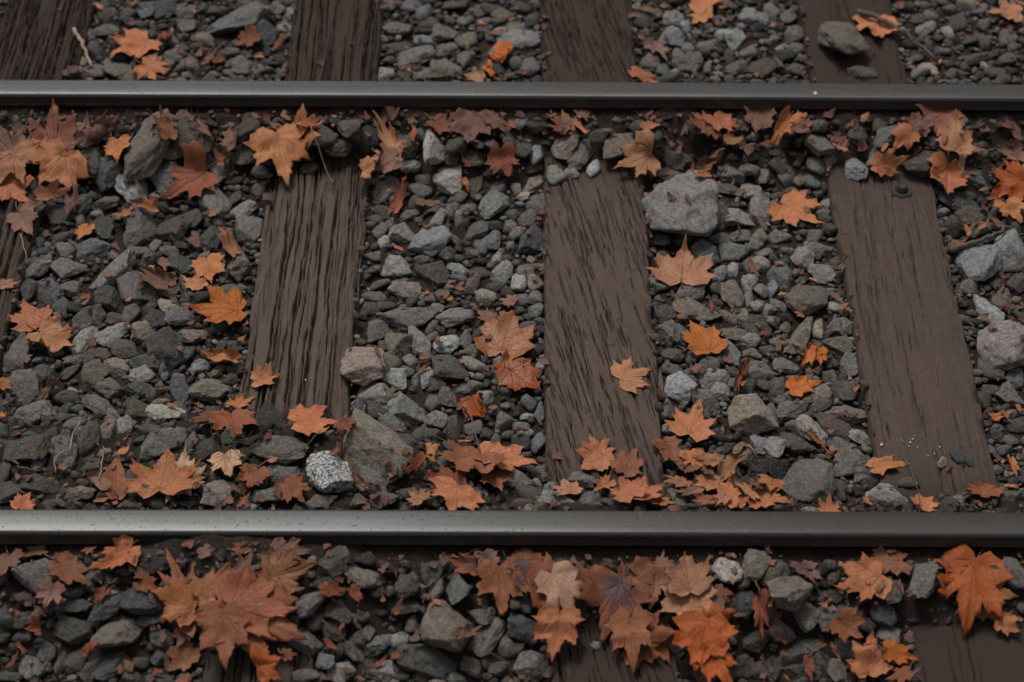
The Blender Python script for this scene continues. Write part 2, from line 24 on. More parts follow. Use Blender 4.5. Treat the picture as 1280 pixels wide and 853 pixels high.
LEAVES = """
A0 540,140,405,215,1.1,o,1|orange leaf with lifted lobes beyond the blue-edged rail by the furrowed sleeper;530,250,640,278,1.0,o,1|smooth tan-orange leaf tucked against the far side of the blue-edged rail;340,15,398,20,.9,t,2;470,10,525,20,.8,p,2;600,130,670,150,.8,r,3|dark rust curled leaf beside the slanted grey boulder;755,230,790,165,.7,p,3;730,210,745,170,.5,p,2;940,140,860,170,.9,r,1|dull red leaf under the slanted grey boulder;1010,170,1045,120,.4,r,2;780,230,835,225,.6,r,2;930,205,975,205,.6,o,2;1030,260,1060,230,.5,p,1
A1 575,190,690,235,.8,y,3|golden curled leaf beside the blue-grey oval stone;545,235,620,275,.7,y,3|rust curled leaf under the golden curled one near the blue-grey oval stone;520,292,450,272,.8,t,1|pale leaf just showing behind the blue-edged rail between two sleepers;1080,262,1180,295,.7,o,1|orange leaf at the slanted-grain sleeper's corner behind the blue-edged rail;655,268,700,265,.6,p,1;1150,160,1205,220,.8,p,2|pale pinkish leaf among bluish stones beyond the slanted-grain sleeper;505,75,535,95,.7,t,1;1095,140,1120,145,.6,o,1;195,5,235,15,.7,p,1;540,120,610,125,.6,p,1;1100,30,1180,50,.5,p,1
A2 720,70,722,175,1.05,o,1|small tan leaf lying against the rounded stone on the smooth sleeper;50,10,160,20,1.0,o,1|tan leaf at the photo's top edge past the slanted-grain sleeper;90,50,40,90,1.0,o,1|small ochre leaf just below the tan one at the top edge;1245,50,1130,45,1.0,t,1|pale tan leaf at the top edge past the smooth sleeper;930,235,970,225,.7,t,1;350,240,390,245,.6,p,2;860,290,850,300,.8,o,1;1240,5,1270,20,.8,o,1
B0 380,260,460,165,1.0,p,2|faded brown leaf behind the two golden leaves near the blue-edged rail;90,330,0,220,1.0,p,1|faded pinkish leaf at the photo's edge below the blue-edged rail;20,480,150,590,1.0,o,1|orange leaf lying over the furrowed sleeper's top end;270,310,280,150,1.2,b,1|reddish-orange leaf partly under the golden-tan leaf;75,365,125,500,1.3,t,1|tan leaf with a small hole above the furrowed sleeper;335,375,185,505,1.3,o,1|golden-tan leaf on top of the reddish-orange leaf;200,560,385,510,.45,b,2|folded narrow brown leaf below the golden-tan leaf;330,620,395,510,.6,p,3;590,265,588,380,.9,o,1|small tan leaf drooping over the dark triangular stone;1010,490,1090,490,1.0,r,1|brownish leaf under the dark red leaf;1030,465,805,570,1.05,r,1|dark red leaf standing out among grey stones;420,280,655,200,.4,p,3|rolled pinkish leaf beneath the blue-edged rail;840,215,805,115,.7,r,1|small dull red leaf at the foot of the blue-edged rail;1185,190,1100,285,.9,p,2;100,640,168,752,.95,p,1|small brown leaf with a stem on the furrowed sleeper's end;650,640,535,630,.7,t,2|pale curled leaf above a grey stone near the furrowed sleeper;775,590,645,585,.5,o,2|curled orange leaf edge under the pale rounded stone;440,690,390,765,.9,o,1|small orange leaf fragment above dark stones near the furrowed sleeper;1175,835,1090,680,.4,t,2|narrow tan leaf hanging beside the grey stone near the cracked sleeper;940,740,1000,790,.8,p,1;1060,225,970,175,.8,p,2;1075,350,1130,400,.6,b,2;560,770,610,810,.6,p,2;640,190,690,170,.7,p,2;150,220,190,180,.8,r,2
B1 180,290,245,135,1.2,o,1|upper orange leaf of an overlapping pair at the cracked sleeper's end;110,335,165,520,1.25,o,1|lower orange leaf of an overlapping pair at the cracked sleeper's end;240,280,345,335,.7,r,2|small rust leaf tip beside the overlapping orange pair;690,325,615,180,.5,t,2|upright pinkish tan leaf with curled edges below the blue-edged rail;700,420,560,470,.9,p,1|dull brown leaf under the cupped tan leaf;540,370,690,350,.9,t,3|cupped tan leaf with rolled lobes below the upright pinkish one;895,170,995,230,.9,r,1|rust-red leaf behind the blue-grey six-sided stone;1095,150,1060,275,1.25,p,1|broad pinkish-brown leaf at the foot of the blue-edged rail;1165,165,1280,240,.5,p,1|narrow pinkish leaf next to the broad pinkish-brown one;1225,385,1270,470,1.3,r,1|small rust leaf between pale stones above the slanted-grain sleeper;815,550,945,545,.35,p,1|narrow pink-brown leaf lying below the pale speckled wedge stone;1040,460,1060,520,.7,o,1;690,600,765,465,.3,r,2|thin rust-red leaf strip beside a grey stone by cracked sleeper;795,260,775,170,.5,r,1;840,700,880,680,.6,r,1
B2 310,200,170,155,.9,b,1|tan-brown pointed leaf above the slanted-grain sleeper near the rail;290,170,260,250,.8,p,1|brown leaf lobe below the pointed tan-brown leaf;320,180,380,240,.5,o,2;335,115,385,165,.8,p,2|pale crumpled leaf against the blue-edged rail above the slanted-grain sleeper;660,325,755,280,.7,o,2|small orange-tan leaf behind the tan leaf on the sleeper corner;690,400,500,450,1.0,t,1|tan leaf lying over the slanted-grain sleeper's top corner;1000,260,860,290,1.1,b,1|brown leaf among dark debris above the huge flat boulder;930,330,900,420,.8,b,2;1010,165,1130,245,1.0,o,1|small orange leaf under the blue-edged rail;1240,125,1220,235,1.0,p,1|dull pinkish leaf close under the blue-edged rail;930,458,1050,425,.4,o,1|narrow orange leaf at the huge flat boulder's upper edge;950,370,1040,300,.6,b,3|curled brown leaf loop above the narrow orange leaf;1050,335,1150,315,.7,t,2;470,240,500,200,.8,p,1;770,240,820,230,.7,p,1;820,250,860,220,.7,p,1
B3 110,165,15,300,.6,o,2|crescent-shaped orange leaf above dark pebbles;200,190,110,165,.9,r,1|dull red leaf beside the crescent-shaped orange leaf;850,145,870,315,1.0,b,1|brown-orange leaf under the light tan leaf at the smooth sleeper's top;760,215,720,305,1.0,p,1|pinkish-brown leaf beside the brown-orange one above the smooth sleeper;940,290,930,165,1.2,t,1|light tan leaf near the blue-edged rail past the smooth sleeper;700,310,605,385,.8,o,1|orange leaf partly under the dark block with a pale corner;525,435,695,420,.5,o,1|narrow orange leaf across the smooth sleeper's top edge;890,445,895,565,1.3,o,1|tan-orange leaf overhanging the smooth sleeper's top corner;1260,310,1110,345,.9,p,2|dull pinkish leaf past the smooth sleeper above orange leaves;1280,470,1205,385,1.0,o,1|deep orange leaf at the photo's edge past the smooth sleeper;1265,500,1090,560,1.1,d,1|ochre orange leaf in the heap past the smooth sleeper;1190,590,1265,695,1.1,o,1|lower orange leaf of the heap past the smooth sleeper;75,580,285,685,1.1,o,0|bright tan-orange leaf lying flat on pebbles beside the smooth sleeper;345,240,415,275,.8,t,2|small tan curled leaf beside pebbles under the blue-edged rail;110,330,215,350,.6,p,2|crumpled pinkish leaf among pebbles under the crescent-shaped one;1035,720,1115,660,.35,o,2;1110,650,1190,690,.6,p,2;980,690,1010,740,.7,o,2;590,265,580,300,.8,o,1;960,380,1000,340,.8,p,1;1230,290,1170,270,.7,p,1;1270,260,1210,200,.6,p,1;285,430,320,400,.6,p,1
C0 0,270,112,262,.55,t,1|narrow tan leaf lying on the furrowed sleeper;185,470,120,345,1.35,o,0|broad orange leaf beside the furrowed sleeper, above the spotted one;200,500,370,580,1.1,t,2|spotted ragged tan leaf with holes under the broad orange leaf;830,245,685,165,.9,p,2|crumpled brown leaf above dark stones near the cracked sleeper;735,150,780,165,.9,o,1;800,120,830,190,.8,p,1;1035,150,1060,268,1.1,o,1|small orange leaf above the veined orange leaf;1010,285,905,230,.7,t,2|small ragged tan leaf tip beside the small orange leaf;1195,385,945,390,1.05,y,1|orange leaf with bold dark veins beside the cracked sleeper;1170,635,985,605,.5,o,2|folded orange leaf below the veined orange leaf;220,825,325,735,.45,p,2|narrow pinkish leaf below the spotted ragged leaf;0,745,62,775,.9,o,1|small orange leaf at the photo's edge below the furrowed sleeper;410,340,455,300,.9,r,2;420,370,450,330,.7,p,2;235,160,250,140,.9,o,1;380,60,340,40,.5,p,1
D0 1080,180,1000,300,1.0,p,1|dull brown leaf beside the two-toned rust leaf;1030,220,935,232,.5,r,2|narrow dark red folded leaf near the layered stone;1160,165,1285,110,.9,o,1|orange upper lobe leaf beside the cracked sleeper's lower corner;1150,165,1190,325,1.25,r,1|two-toned rust leaf at the cracked sleeper's lower corner;880,530,1045,460,1.2,w,1|pale leaf showing under the big orange leaf;880,540,830,640,.9,w,1|second pale leaf edge below the big orange leaf, near the rail;880,520,935,365,.8,w,1|pale leaf tip behind the big orange leaf, pointing away from rail;580,600,580,388,.62,b,0|brown oval leaf beside the big orange leaf;800,570,850,375,1.75,o,1|big orange leaf with spread lobes lying beside the pitted rail;605,400,650,345,1.0,o,1|small orange leaf triangle above the brown oval leaf;1125,395,1150,515,1.2,w,1|small pale cream leaf beside the grass wisps;100,665,160,592,1.3,o,1|small orange leaf half hidden behind the pitted rail near furrowed sleeper;1285,470,1235,595,1.0,r,1|rust leaf near the speckled granite stone and grass wisps;540,560,455,490,.8,p,1|dull pinkish leaf under the brown oval leaf;0,215,15,170,1.2,o,1;835,135,895,150,.5,o,1;1180,655,1260,600,.6,r,1;460,605,560,600,.3,o,1;620,330,640,300,.6,r,2;55,300,110,290,.6,r,1
D1 0,30,145,0,.9,t,1|tan leaf resting on the cracked sleeper;465,250,400,320,1.1,r,1|rust leaf under the broad brown slab's edge;205,250,440,210,1.05,o,0|tan-orange leaf lying across the cracked sleeper's lower end;150,560,255,655,1.0,r,1|dark rust leaf beside the granite stone against the pitted rail;870,310,830,465,.55,o,3|upright curled orange leaf beside the broad brown slab;835,430,745,525,.35,r,2|thin dark red strip leaf under the upright curled one;1010,555,825,500,.9,r,1|dark red leaf above the pale small leaf near the rail;1170,440,1235,635,.7,b,1|brown lobed leaf beside the light grey stone near the rail;1140,375,1430,435,.75,o,1|long-lobed orange leaf pointing at the slanted-grain sleeper;1120,370,1000,545,1.3,b,1|brown leaf with a long pale stem above the dark red leaf;1015,570,960,690,1.8,o,1|tan-orange leaf half hidden by the pitted rail below the dark red leaf;835,625,760,560,1.0,t,1|small pale tan leaf beside the half-hidden tan-orange leaf;1080,190,955,190,.7,r,3|cupped dark rust leaf below the glossy rust leaf;1080,110,1165,225,.9,d,3|upright orange half of the cupped leaf below the glossy one;540,560,480,500,.8,p,2|pinkish brown leaf scrap beside the granite stone;1165,160,1210,130,.8,p,1;1010,310,1075,320,.4,o,1;640,540,720,520,.7,p,1;420,350,380,400,.6,r,2
C1 1190,450,1095,400,.8,p,1|small pink-brown leaf behind the broad tan leaf;1290,350,1205,325,.9,p,2|pale pinkish curled leaf above the broad tan leaf;1225,590,1290,400,1.2,o,0|broad tan-orange leaf with long lobes above the glossy rust leaf;1275,700,1250,600,1.5,d,2|dark upper part of the glossy rust leaf pair;1275,690,1415,795,1.1,d,1|glossy rust-orange leaf beside the slanted-grain sleeper;690,60,745,95,.4,o,1;800,680,880,660,.4,r,1;1000,270,1045,300,.8,r,1;830,300,870,305,.8,o,1;600,560,620,630,.4,p,1;620,640,640,680,.5,p,1;1080,350,1110,385,.8,p,1;955,320,990,325,.6,o,1;1000,335,1030,345,.6,p,1;770,760,790,775,.5,r,1;960,270,995,290,.7,p,1
C2 850,235,866,58,1.35,t,0|dull tan leaf with a stem, beside the slanted-grain sleeper's middle;990,590,890,435,1.0,y,2|bright orange curled leaf among grey stones beside the slanted-grain sleeper;545,742,700,690,1.35,t,1|small tan leaf lying alone on the slanted-grain sleeper;945,660,865,680,.8,p,1|pinkish leaf fragment below the bright orange curled leaf;1130,780,1190,620,.25,r,2|thin rust leaf strip beside stones, above the flat six-sided stone;1000,405,990,315,.3,r,2;1180,130,1230,230,.3,r,2;1235,515,1290,510,.7,r,1;705,330,755,320,.6,p,1;715,560,740,550,.7,o,1;95,215,130,240,.7,p,1;690,30,700,10,.9,r,1;700,80,715,110,.8,r,1;1140,770,1170,740,.6,o,1;1040,180,1055,170,.9,o,1
D2 760,320,870,460,.9,b,1|dull brown leaf at the slanted-grain sleeper's lower corner;870,420,1030,375,.7,o,1|orange leaf under the upright pointed orange leaf;885,300,945,125,1.15,o,0|orange leaf with a pointed lobe beside the slanted-grain sleeper's lower half;1030,415,890,400,.6,t,2|crumpled pale brown leaf under the pointed orange leaf;1060,490,1180,285,.3,t,3|long twisted tan leaf curl near the flat six-sided stone;440,410,385,285,1.0,o,1|rust-orange upper leaf of the cluster on the slanted-grain sleeper's end;460,390,340,480,1.2,o,1|orange leaf of the cluster, just above the small oval stone;560,490,630,350,.85,b,1|smooth brownish lobe leaf on the slanted-grain sleeper's end;290,590,250,500,1.3,t,1|small tan leaf under the small grey oval stone;490,500,400,595,.6,o,1|narrow tan-orange leaf behind the small grey oval stone;700,620,835,660,.5,o,1|narrow orange leaf tight against the pitted rail;610,615,770,540,1.0,o,1|orange leaf half of the pair before the pitted rail;605,620,530,500,1.2,o,1|front tan-orange leaf with spread lobes touching the pitted rail;870,490,750,535,.8,t,1|flat tan leaf at the edge of the leaf pile;1035,500,890,560,.8,t,2|pale crumpled leaf in the middle of the leaf pile;930,570,795,580,.4,p,2|folded pinkish leaf in the leaf pile near the rail;1000,620,890,640,.6,b,1|brown leaf low in the leaf pile touching the rail;1070,640,1095,510,.9,o,1|orange leaf standing in the leaf pile beside the craggy lump;1215,600,1395,640,1.2,o,1|tan-orange leaf at the leaf pile's end below the craggy lump;1210,600,1100,490,.45,t,2|folded tan leaf on top of the leaf pile;1070,600,1010,665,.8,t,1|small tan leaf at the pitted rail in the leaf pile;900,430,865,505,.8,p,2|pinkish crumpled leaf beside the pale crumpled one;1250,545,1180,495,.8,p,2|dull pink leaf just behind the leaf pile's far end;760,330,735,360,.5,r,1;940,460,1030,490,.6,p,2;900,600,960,560,.6,t,2;840,560,900,520,.6,t,2;1000,540,1060,520,.7,t,2;1130,640,1190,600,.7,o,2;30,300,55,270,.8,o,1
D3 525,460,705,435,.6,o,2|arched brown leaf lying across the smooth sleeper's lower end;760,660,830,590,1.2,o,1|orange leaf fragment behind the rail below the smooth sleeper;310,690,300,600,1.2,o,1|small orange leaf triangle rising behind the pitted rail;1125,560,965,620,.7,r,1|narrow rust leaf below the smooth sleeper's dirty end;1125,215,1235,175,.4,o,2|thin orange leaf curl past the smooth sleeper;1160,165,1200,220,.4,o,2;1220,395,1245,525,.4,o,2|upright narrow orange leaf past the smooth sleeper's lower corner;480,600,515,650,.6,o,1;205,300,325,400,.25,r,2|thin rust strip among stones beside the smooth sleeper;255,380,320,400,.5,o,1;30,500,10,580,1.6,o,1|tan-orange leaf lying beside the craggy grey lump;900,470,910,410,.4,p,1;890,560,910,590,.8,p,1;1180,560,1270,540,.5,o,1;1170,430,1180,400,.7,o,1;1250,360,1275,340,.7,o,1;1240,140,1260,190,.6,o,1;430,60,460,40,.7,o,1
C3 240,590,145,670,.7,y,2|small bright orange leaf between stones, beside its twin by smooth sleeper;260,590,260,690,.7,y,2|second small bright orange leaf by the smooth sleeper, hanging down;120,768,275,735,.75,y,1|orange leaf on stones below the two small bright ones;180,800,205,795,.9,y,1;210,230,250,225,.9,o,1;140,190,190,195,.8,r,1;30,150,90,155,.8,p,1;380,325,300,310,.6,p,1;1155,230,1195,255,.7,r,2;1165,280,1190,250,.7,r,2;920,80,1010,20,.4,b,2|narrow brown leaf under the dark twig past the smooth sleeper;50,600,60,505,.3,p,1;250,545,215,545,.4,p,1;185,400,130,385,.6,o,1;1260,350,1280,370,.8,r,1;1000,430,1040,450,.7,r,1;1225,440,1225,420,.7,r,1;190,715,230,715,.6,r,1;55,300,90,330,.7,o,1;235,690,200,700,.6,r,2
E0 220,200,85,235,.8,p,1|dark dull leaf behind the smooth grey slab under the rail;40,205,5,360,1.0,p,1|dark pinkish leaf at the photo's edge below the pitted rail;300,275,455,375,.8,b,1|brown leaf partly under the crumpled golden leaf;660,215,445,320,1.0,o,2|crumpled golden-brown leaf in front of the pitted rail;280,420,225,525,1.2,p,1|dull brown leaf on debris below the smooth grey slab;290,500,350,500,.6,o,1;530,400,450,475,.6,r,1|small bright rust leaf triangle below the crumpled golden leaf;695,340,800,395,.7,r,1|dull rust leaf beside the dark flat slab;960,700,835,795,.9,b,1|curled brown leaf at the red leaf pile's lower edge;950,570,885,685,.8,p,1|dull leaf under the star-shaped red leaf;870,550,795,570,.7,r,1;1240,180,1135,200,.6,r,1|small orange-red leaf at the rail above the red leaf pile;1000,210,1080,190,.7,p,1|dark brown leaf at the rail above the red leaf pile;1200,310,1275,190,.8,p,1|pinkish folded leaf at the rail above the red leaf pile;430,690,480,620,.9,r,1;420,750,460,700,.7,r,1;230,640,150,610,.8,r,1;70,660,145,690,.4,r,1;20,760,100,700,.4,b,1;960,830,870,830,.7,r,1;760,800,820,800,.8,r,1;1240,410,1100,400,.9,b,1|red-brown leaf at the back of the red leaf pile;965,490,830,185,.55,b,1|long brown leaf standing at the red leaf pile's back;965,490,775,455,1.05,o,1|orange-brown leaf with pointed lobes edging the red leaf pile;1000,395,1165,275,.75,m,1|square-lobed red leaf on the red leaf pile;1100,560,990,520,1.0,o,1|golden-edged leaf at the middle of the red leaf pile
E1 100,200,295,195,.8,p,1|dark leaf at the rail behind the red leaf pile;60,330,320,290,.9,b,1|brown leaf with a ragged lobe beyond the red leaf pile;70,350,-20,430,1.2,r,1|red leaf folded over at the pile's upper side;140,395,185,490,.5,b,1|narrow tan leaf tongue beside a grey stone at the pile;-150,590,295,740,.7,m,0|long red leaf reaching towards the grey round stone;-110,560,240,570,.85,m,1|broad red leaf covering the red leaf pile's middle;-155,580,-145,800,1.15,m,0|star-shaped red-brown leaf on top of the red leaf pile;20,840,145,800,1.4,d,1|mottled bright orange leaf at the photo's bottom edge in the pile;340,445,475,420,.5,r,1|narrow rust leaf below the long tan-brown stone;480,430,520,500,1.0,r,1;1130,275,940,255,.7,r,2|dark-centred rust leaf close under the pitted rail;1140,200,1190,300,1.0,p,1|dull brown leaf under the rail beside the dark-centred leaf;1215,325,1230,530,1.15,m,2|heart-shaped rust leaf with folded lobes in front of the rail;1020,650,1150,580,.4,p,1|thin pinkish leaf strip below the diamond-shaped stone's side;580,780,660,710,.4,r,1;670,720,725,705,.7,r,1;340,640,410,690,.5,r,1;150,800,220,790,.9,b,1|brown leaf beneath the mottled bright orange leaf;1020,690,1040,660,.6,b,1;500,830,550,840,.6,r,1;690,550,750,510,.7,b,1
E2 100,190,0,300,1.0,r,1|dull red leaf under the rail beside the heart-shaped leaf;40,255,95,375,1.1,r,1|purplish rust leaf beside the heart-shaped leaf;20,350,130,430,.35,b,1|thin brown rolled leaf below the purplish rust leaf;230,330,115,325,.9,r,1|rust leaf squeezed above the pale folded leaf;205,310,170,190,1.3,b,1|dark reddish leaf close to the rail above the pale folded leaf;385,370,315,235,.85,b,1|brown narrow-lobed leaf beside soil under the pitted rail;290,500,270,590,.8,r,1|small dark red tip below the pale folded leaf;195,370,212,590,1.0,r,1|rust leaf overlapped by the pale folded leaf;200,355,340,530,.9,k,2|pale folded leaf showing its underside in front of the rail;560,400,545,262,.9,r,1|rust lobe behind the purple-centred leaf;650,285,730,260,.8,p,1;740,270,760,200,.8,p,1|dull upright leaf under the rail above the veined leaf;720,320,690,505,1.3,b,1|large dull brown leaf under the two veined pale leaves;1030,470,1120,530,.9,p,1|dull brown leaf beside the veined pale leaf;1050,430,970,510,.9,p,1|pinkish leaf crumpled beside the lower veined leaf;1040,410,1115,415,.8,r,1;940,280,1000,330,.8,p,1;890,388,862,570,1.35,t,1|lower pale leaf with fine veins in front of the pitted rail;890,385,862,225,1.45,t,1|upper pale brown leaf with fine veins, one lobe up to the rail;700,640,795,775,.9,r,1|rust leaf beneath the bright orange leaf on the sleeper;590,590,835,585,.95,r,1|brown-rust leaf between purple-centred and bright orange leaves;545,395,440,620,1.4,r,1|large rust leaf with a purple centre over the slanted-grain sleeper;585,570,605,815,.9,m,1|hanging rust leaf with a long lobe on the slanted-grain sleeper;235,590,200,775,1.25,o,1|tan-orange leaf at the slanted-grain sleeper's corner in front of the rail;965,660,1120,590,.9,d,1|upper lobes of bright orange leaf pair at bottom edge;965,650,905,855,1.35,d,1|bright orange large leaf at the photo's bottom edge;960,660,1130,860,.8,d,1|bright orange side lobe leaf under the bright large one;1240,400,1270,570,.4,r,1|narrow dark rust leaf beside the brown boulder
E3 660,250,455,250,.7,b,1|dark brown leaf under the rail above the tan-red leaf;170,245,240,375,1.0,p,1|dull purple-brown leaf on the big brown boulder;555,335,330,385,1.0,o,1|tan-red pointed leaf between dark stones in front of the rail;360,560,480,650,1.2,r,1|rust leaf among dark stones below the tan-red pointed leaf;700,820,590,840,.9,r,1|dark red leaf at the bottom edge under the golden folded leaf;500,810,510,655,1.3,o,1|orange-brown leaf at the bottom edge beside the smooth sleeper;590,700,765,740,.6,y,2|golden folded leaf at the smooth sleeper's edge near bottom;1050,500,1240,530,.5,o,1|narrow orange leaf under the star-shaped leaf on the sleeper;1160,550,1265,610,1.0,o,1|small orange leaf beside the star-shaped leaf on the sleeper;1060,400,1245,455,.8,o,1|orange lobe leaf under the star-shaped leaf;1035,250,985,560,1.05,d,1|star-shaped orange leaf with upright stem on the smooth sleeper;200,730,225,830,.5,r,1|narrow rust leaf scrap below the long blue-grey wedge stone;300,690,370,765,.3,r,1;255,640,300,670,.6,r,1;80,800,110,850,.4,r,1;30,520,120,560,.4,b,1;540,390,590,360,.7,p,1;600,215,640,190,.8,p,1;680,410,650,330,.2,b,1;20,640,60,680,.6,p,1;300,440,330,420,.7,p,1;10,660,50,620,.6,r,1
"""
import bpy, math
import numpy as np
from mathutils import Matrix, Vector
S = bpy.context.scene
rng = np.random.default_rng(7)
C = S.collection

# ------------------------------------------------------------------ camera
CAM = np.array([0.0, -2.76564, 3.37395])
PIT, YAW, ROL, FPX = math.radians(44.23617), math.radians(-0.15175), math.radians(0.06468), 2501.5
F3 = np.array([math.sin(YAW)*math.cos(PIT), math.cos(YAW)*math.cos(PIT), -math.sin(PIT)])
_r = np.array([math.cos(YAW), -math.sin(YAW), 0.0]); _u = np.cross(_r, F3)
R2 = _r*math.cos(ROL)+_u*math.sin(ROL); U2 = -_r*math.sin(ROL)+_u*math.cos(ROL)
cd = bpy.data.cameras.new('camera'); cam = bpy.data.objects.new('camera', cd); C.objects.link(cam)
m = Matrix.Identity(4)
for i in range(3):
    m[i][0] = R2[i]; m[i][1] = U2[i]; m[i][2] = -F3[i]; m[i][3] = CAM[i]
cam.matrix_world = m
cd.sensor_width = 36; cd.lens = FPX/1280*36; cd.clip_start = .1; cd.clip_end = 1000
cd.dof.use_dof = True; cd.dof.focus_distance = 4.72; cd.dof.aperture_fstop = 2.2
S.camera = cam

# ------------------------------------------------------------------ light
SUN_EL, SUN_AZ = math.radians(62), math.radians(-28)      # azimuth from +Y towards +X
w = bpy.data.worlds.new('World'); S.world = w; w.use_nodes = True
nt = w.node_tree; bg = nt.nodes['Background']
sky = nt.nodes.new('ShaderNodeTexSky'); sky.sky_type = 'NISHITA'; sky.sun_disc = False
sky.sun_elevation = SUN_EL; sky.sun_rotation = SUN_AZ; sky.dust_density = 4; sky.air_density = 1; sky.ozone_density = 1
hs = nt.nodes.new('ShaderNodeHueSaturation'); hs.inputs['Saturation'].default_value = .15   # cloud grey
nt.links.new(sky.outputs[0], hs.inputs['Color']); nt.links.new(hs.outputs[0], bg.inputs['Color'])
bg.inputs['Strength'].default_value = .065
sd = bpy.data.lights.new('sun', 'SUN'); sd.energy = 1.75; sd.angle = math.radians(21); sd.color = (1, .955, .90)
so = bpy.data.objects.new('sun', sd); C.objects.link(so)
sv = Vector((math.sin(SUN_AZ)*math.cos(SUN_EL), math.cos(SUN_AZ)*math.cos(SUN_EL), math.sin(SUN_EL)))
so.rotation_euler = sv.to_track_quat('Z', 'Y').to_euler(); so.location = sv*20
V = S.view_settings
S.display_settings.display_device = 'sRGB'; V.view_transform = 'Standard'; V.look = 'None'; V.gamma = 1; V.use_curve_mapping = False
V.exposure = EXPOSURE

# ------------------------------------------------------------------ helpers
def unproj(px, py, z):
    """point of the photograph (1280x853) on the level z"""
    px = np.asarray(px, float); py = np.asarray(py, float)
    d = F3[None]*1.0+((px.ravel()-640)/FPX)[:, None]*R2[None]-((py.ravel()-426.5)/FPX)[:, None]*U2[None]
    t = (np.asarray(z, float).ravel()-CAM[2])/d[:, 2]
    return (CAM[None]+d*t[:, None]).reshape(px.shape+(3,))
def un1(px, py, z=0.0): return unproj(np.array([px]), np.array([py]), np.array([z]))[0]
def proj(P):
    d = np.asarray(P, float)-CAM; z = d@F3
    return 640+FPX*(d@R2)/z, 426.5-FPX*(d@U2)/z
def sstep(a, b, x):
    t = np.clip((x-a)/(b-a), 0, 1); return t*t*(3-2*t)
_T = np.random.default_rng(3).random((256, 256))
def vn(x, y):
    xi = np.floor(x).astype(int); yi = np.floor(y).astype(int); fx = x-xi; fy = y-yi
    fx = fx*fx*(3-2*fx); fy = fy*fy*(3-2*fy)
    a = _T[xi & 255, yi & 255]; b = _T[(xi+1) & 255, yi & 255]; c = _T[xi & 255, (yi+1) & 255]; d = _T[(xi+1) & 255, (yi+1) & 255]
    return (a*(1-fx)+b*fx)*(1-fy)+(c*(1-fx)+d*fx)*fy
def fbm(x, y, o=4, g=.5):
    s = 0; a = 1; n = 0
    for i in range(o):
        s = s+a*vn(x*2**i+17.3*i, y*2**i+5.1*i); n += a; a *= g
    return s/n
_T3 = np.random.default_rng(5).random((32, 32, 32))
def vn3(p):
    i = np.floor(p).astype(int); f = p-i; f = f*f*(3-2*f); r = 0
    for dx in (0, 1):
        for dy in (0, 1):
            for dz in (0, 1):
                wgt = (f[:, 0] if dx else 1-f[:, 0])*(f[:, 1] if dy else 1-f[:, 1])*(f[:, 2] if dz else 1-f[:, 2])
                r = r+wgt*_T3[(i[:, 0]+dx) & 31, (i[:, 1]+dy) & 31, (i[:, 2]+dz) & 31]
    return r
def mesh(name, v, f, mat=None, smooth=True):
    me = bpy.data.meshes.new(name)
    v = np.ascontiguousarray(v, np.float32)
    if isinstance(f, np.ndarray):
        k = f.shape[1]; n = len(f)
        me.vertices.add(len(v)); me.vertices.foreach_set('co', v.ravel())
        me.loops.add(n*k); me.loops.foreach_set('vertex_index', np.ascontiguousarray(f, np.int32).ravel())
        me.polygons.add(n); me.polygons.foreach_set('loop_start', np.arange(0, n*k, k, dtype=np.int32))
        me.update(calc_edges=True)
    else:
        me.from_pydata([tuple(map(float, q)) for q in v], [], f); me.update()
    me.polygons.foreach_set('use_smooth', np.full(len(me.polygons), smooth))
    if mat: me.materials.append(mat)
    return me
def link(name, me, parent=None):
    o = bpy.data.objects.new(name, me); C.objects.link(o)
    if parent: o.parent = parent
    return o
def tag(o, label=None, cat=None, group=None, kind=None):
    for k, v in (('label', label), ('category', cat), ('group', group), ('kind', kind)):
        if v: o[k] = v
    return o
def grid_faces(nu, nv):
    i = np.arange(nu*nv).reshape(nu, nv)
    return np.stack([i[:-1, :-1], i[1:, :-1], i[1:, 1:], i[:-1, 1:]], -1).reshape(-1, 4)
def fattr(me, name, val):
    a = me.attributes.new(name, 'FLOAT', 'POINT'); a.data.foreach_set('value', np.ascontiguousarray(val, np.float32))
def cattr(me, name, val):
    a = me.attributes.new(name, 'FLOAT_COLOR', 'POINT')
    c = np.ones((len(val), 4), np.float32); c[:, :3] = val; a.data.foreach_set('color', c.ravel())
def tube(pts, rad, n=7):
    """tube along points, radius per point"""
    pts = np.asarray(pts, float); vs = []; fs = []
    for k in range(len(pts)):
        t = pts[min(k+1, len(pts)-1)]-pts[max(k-1, 0)]; t /= np.linalg.norm(t)+1e-9
        a = np.cross(t, [0, 0, 1.0]) if abs(t[2]) < .9 else np.cross(t, [1.0, 0, 0]); a /= np.linalg.norm(a); b = np.cross(t, a)
        for j in range(n):
            an = 2*math.pi*j/n; vs.append(pts[k]+rad[k]*(math.cos(an)*a+math.sin(an)*b))
    for k in range(len(pts)-1):
        for j in range(n):
            fs.append((k*n+j, k*n+(j+1) % n, (k+1)*n+(j+1) % n, (k+1)*n+j))
    fs.append(tuple(range(n))[::-1]); fs.append(tuple((len(pts)-1)*n+j for j in range(n)))
    return np.array(vs), fs

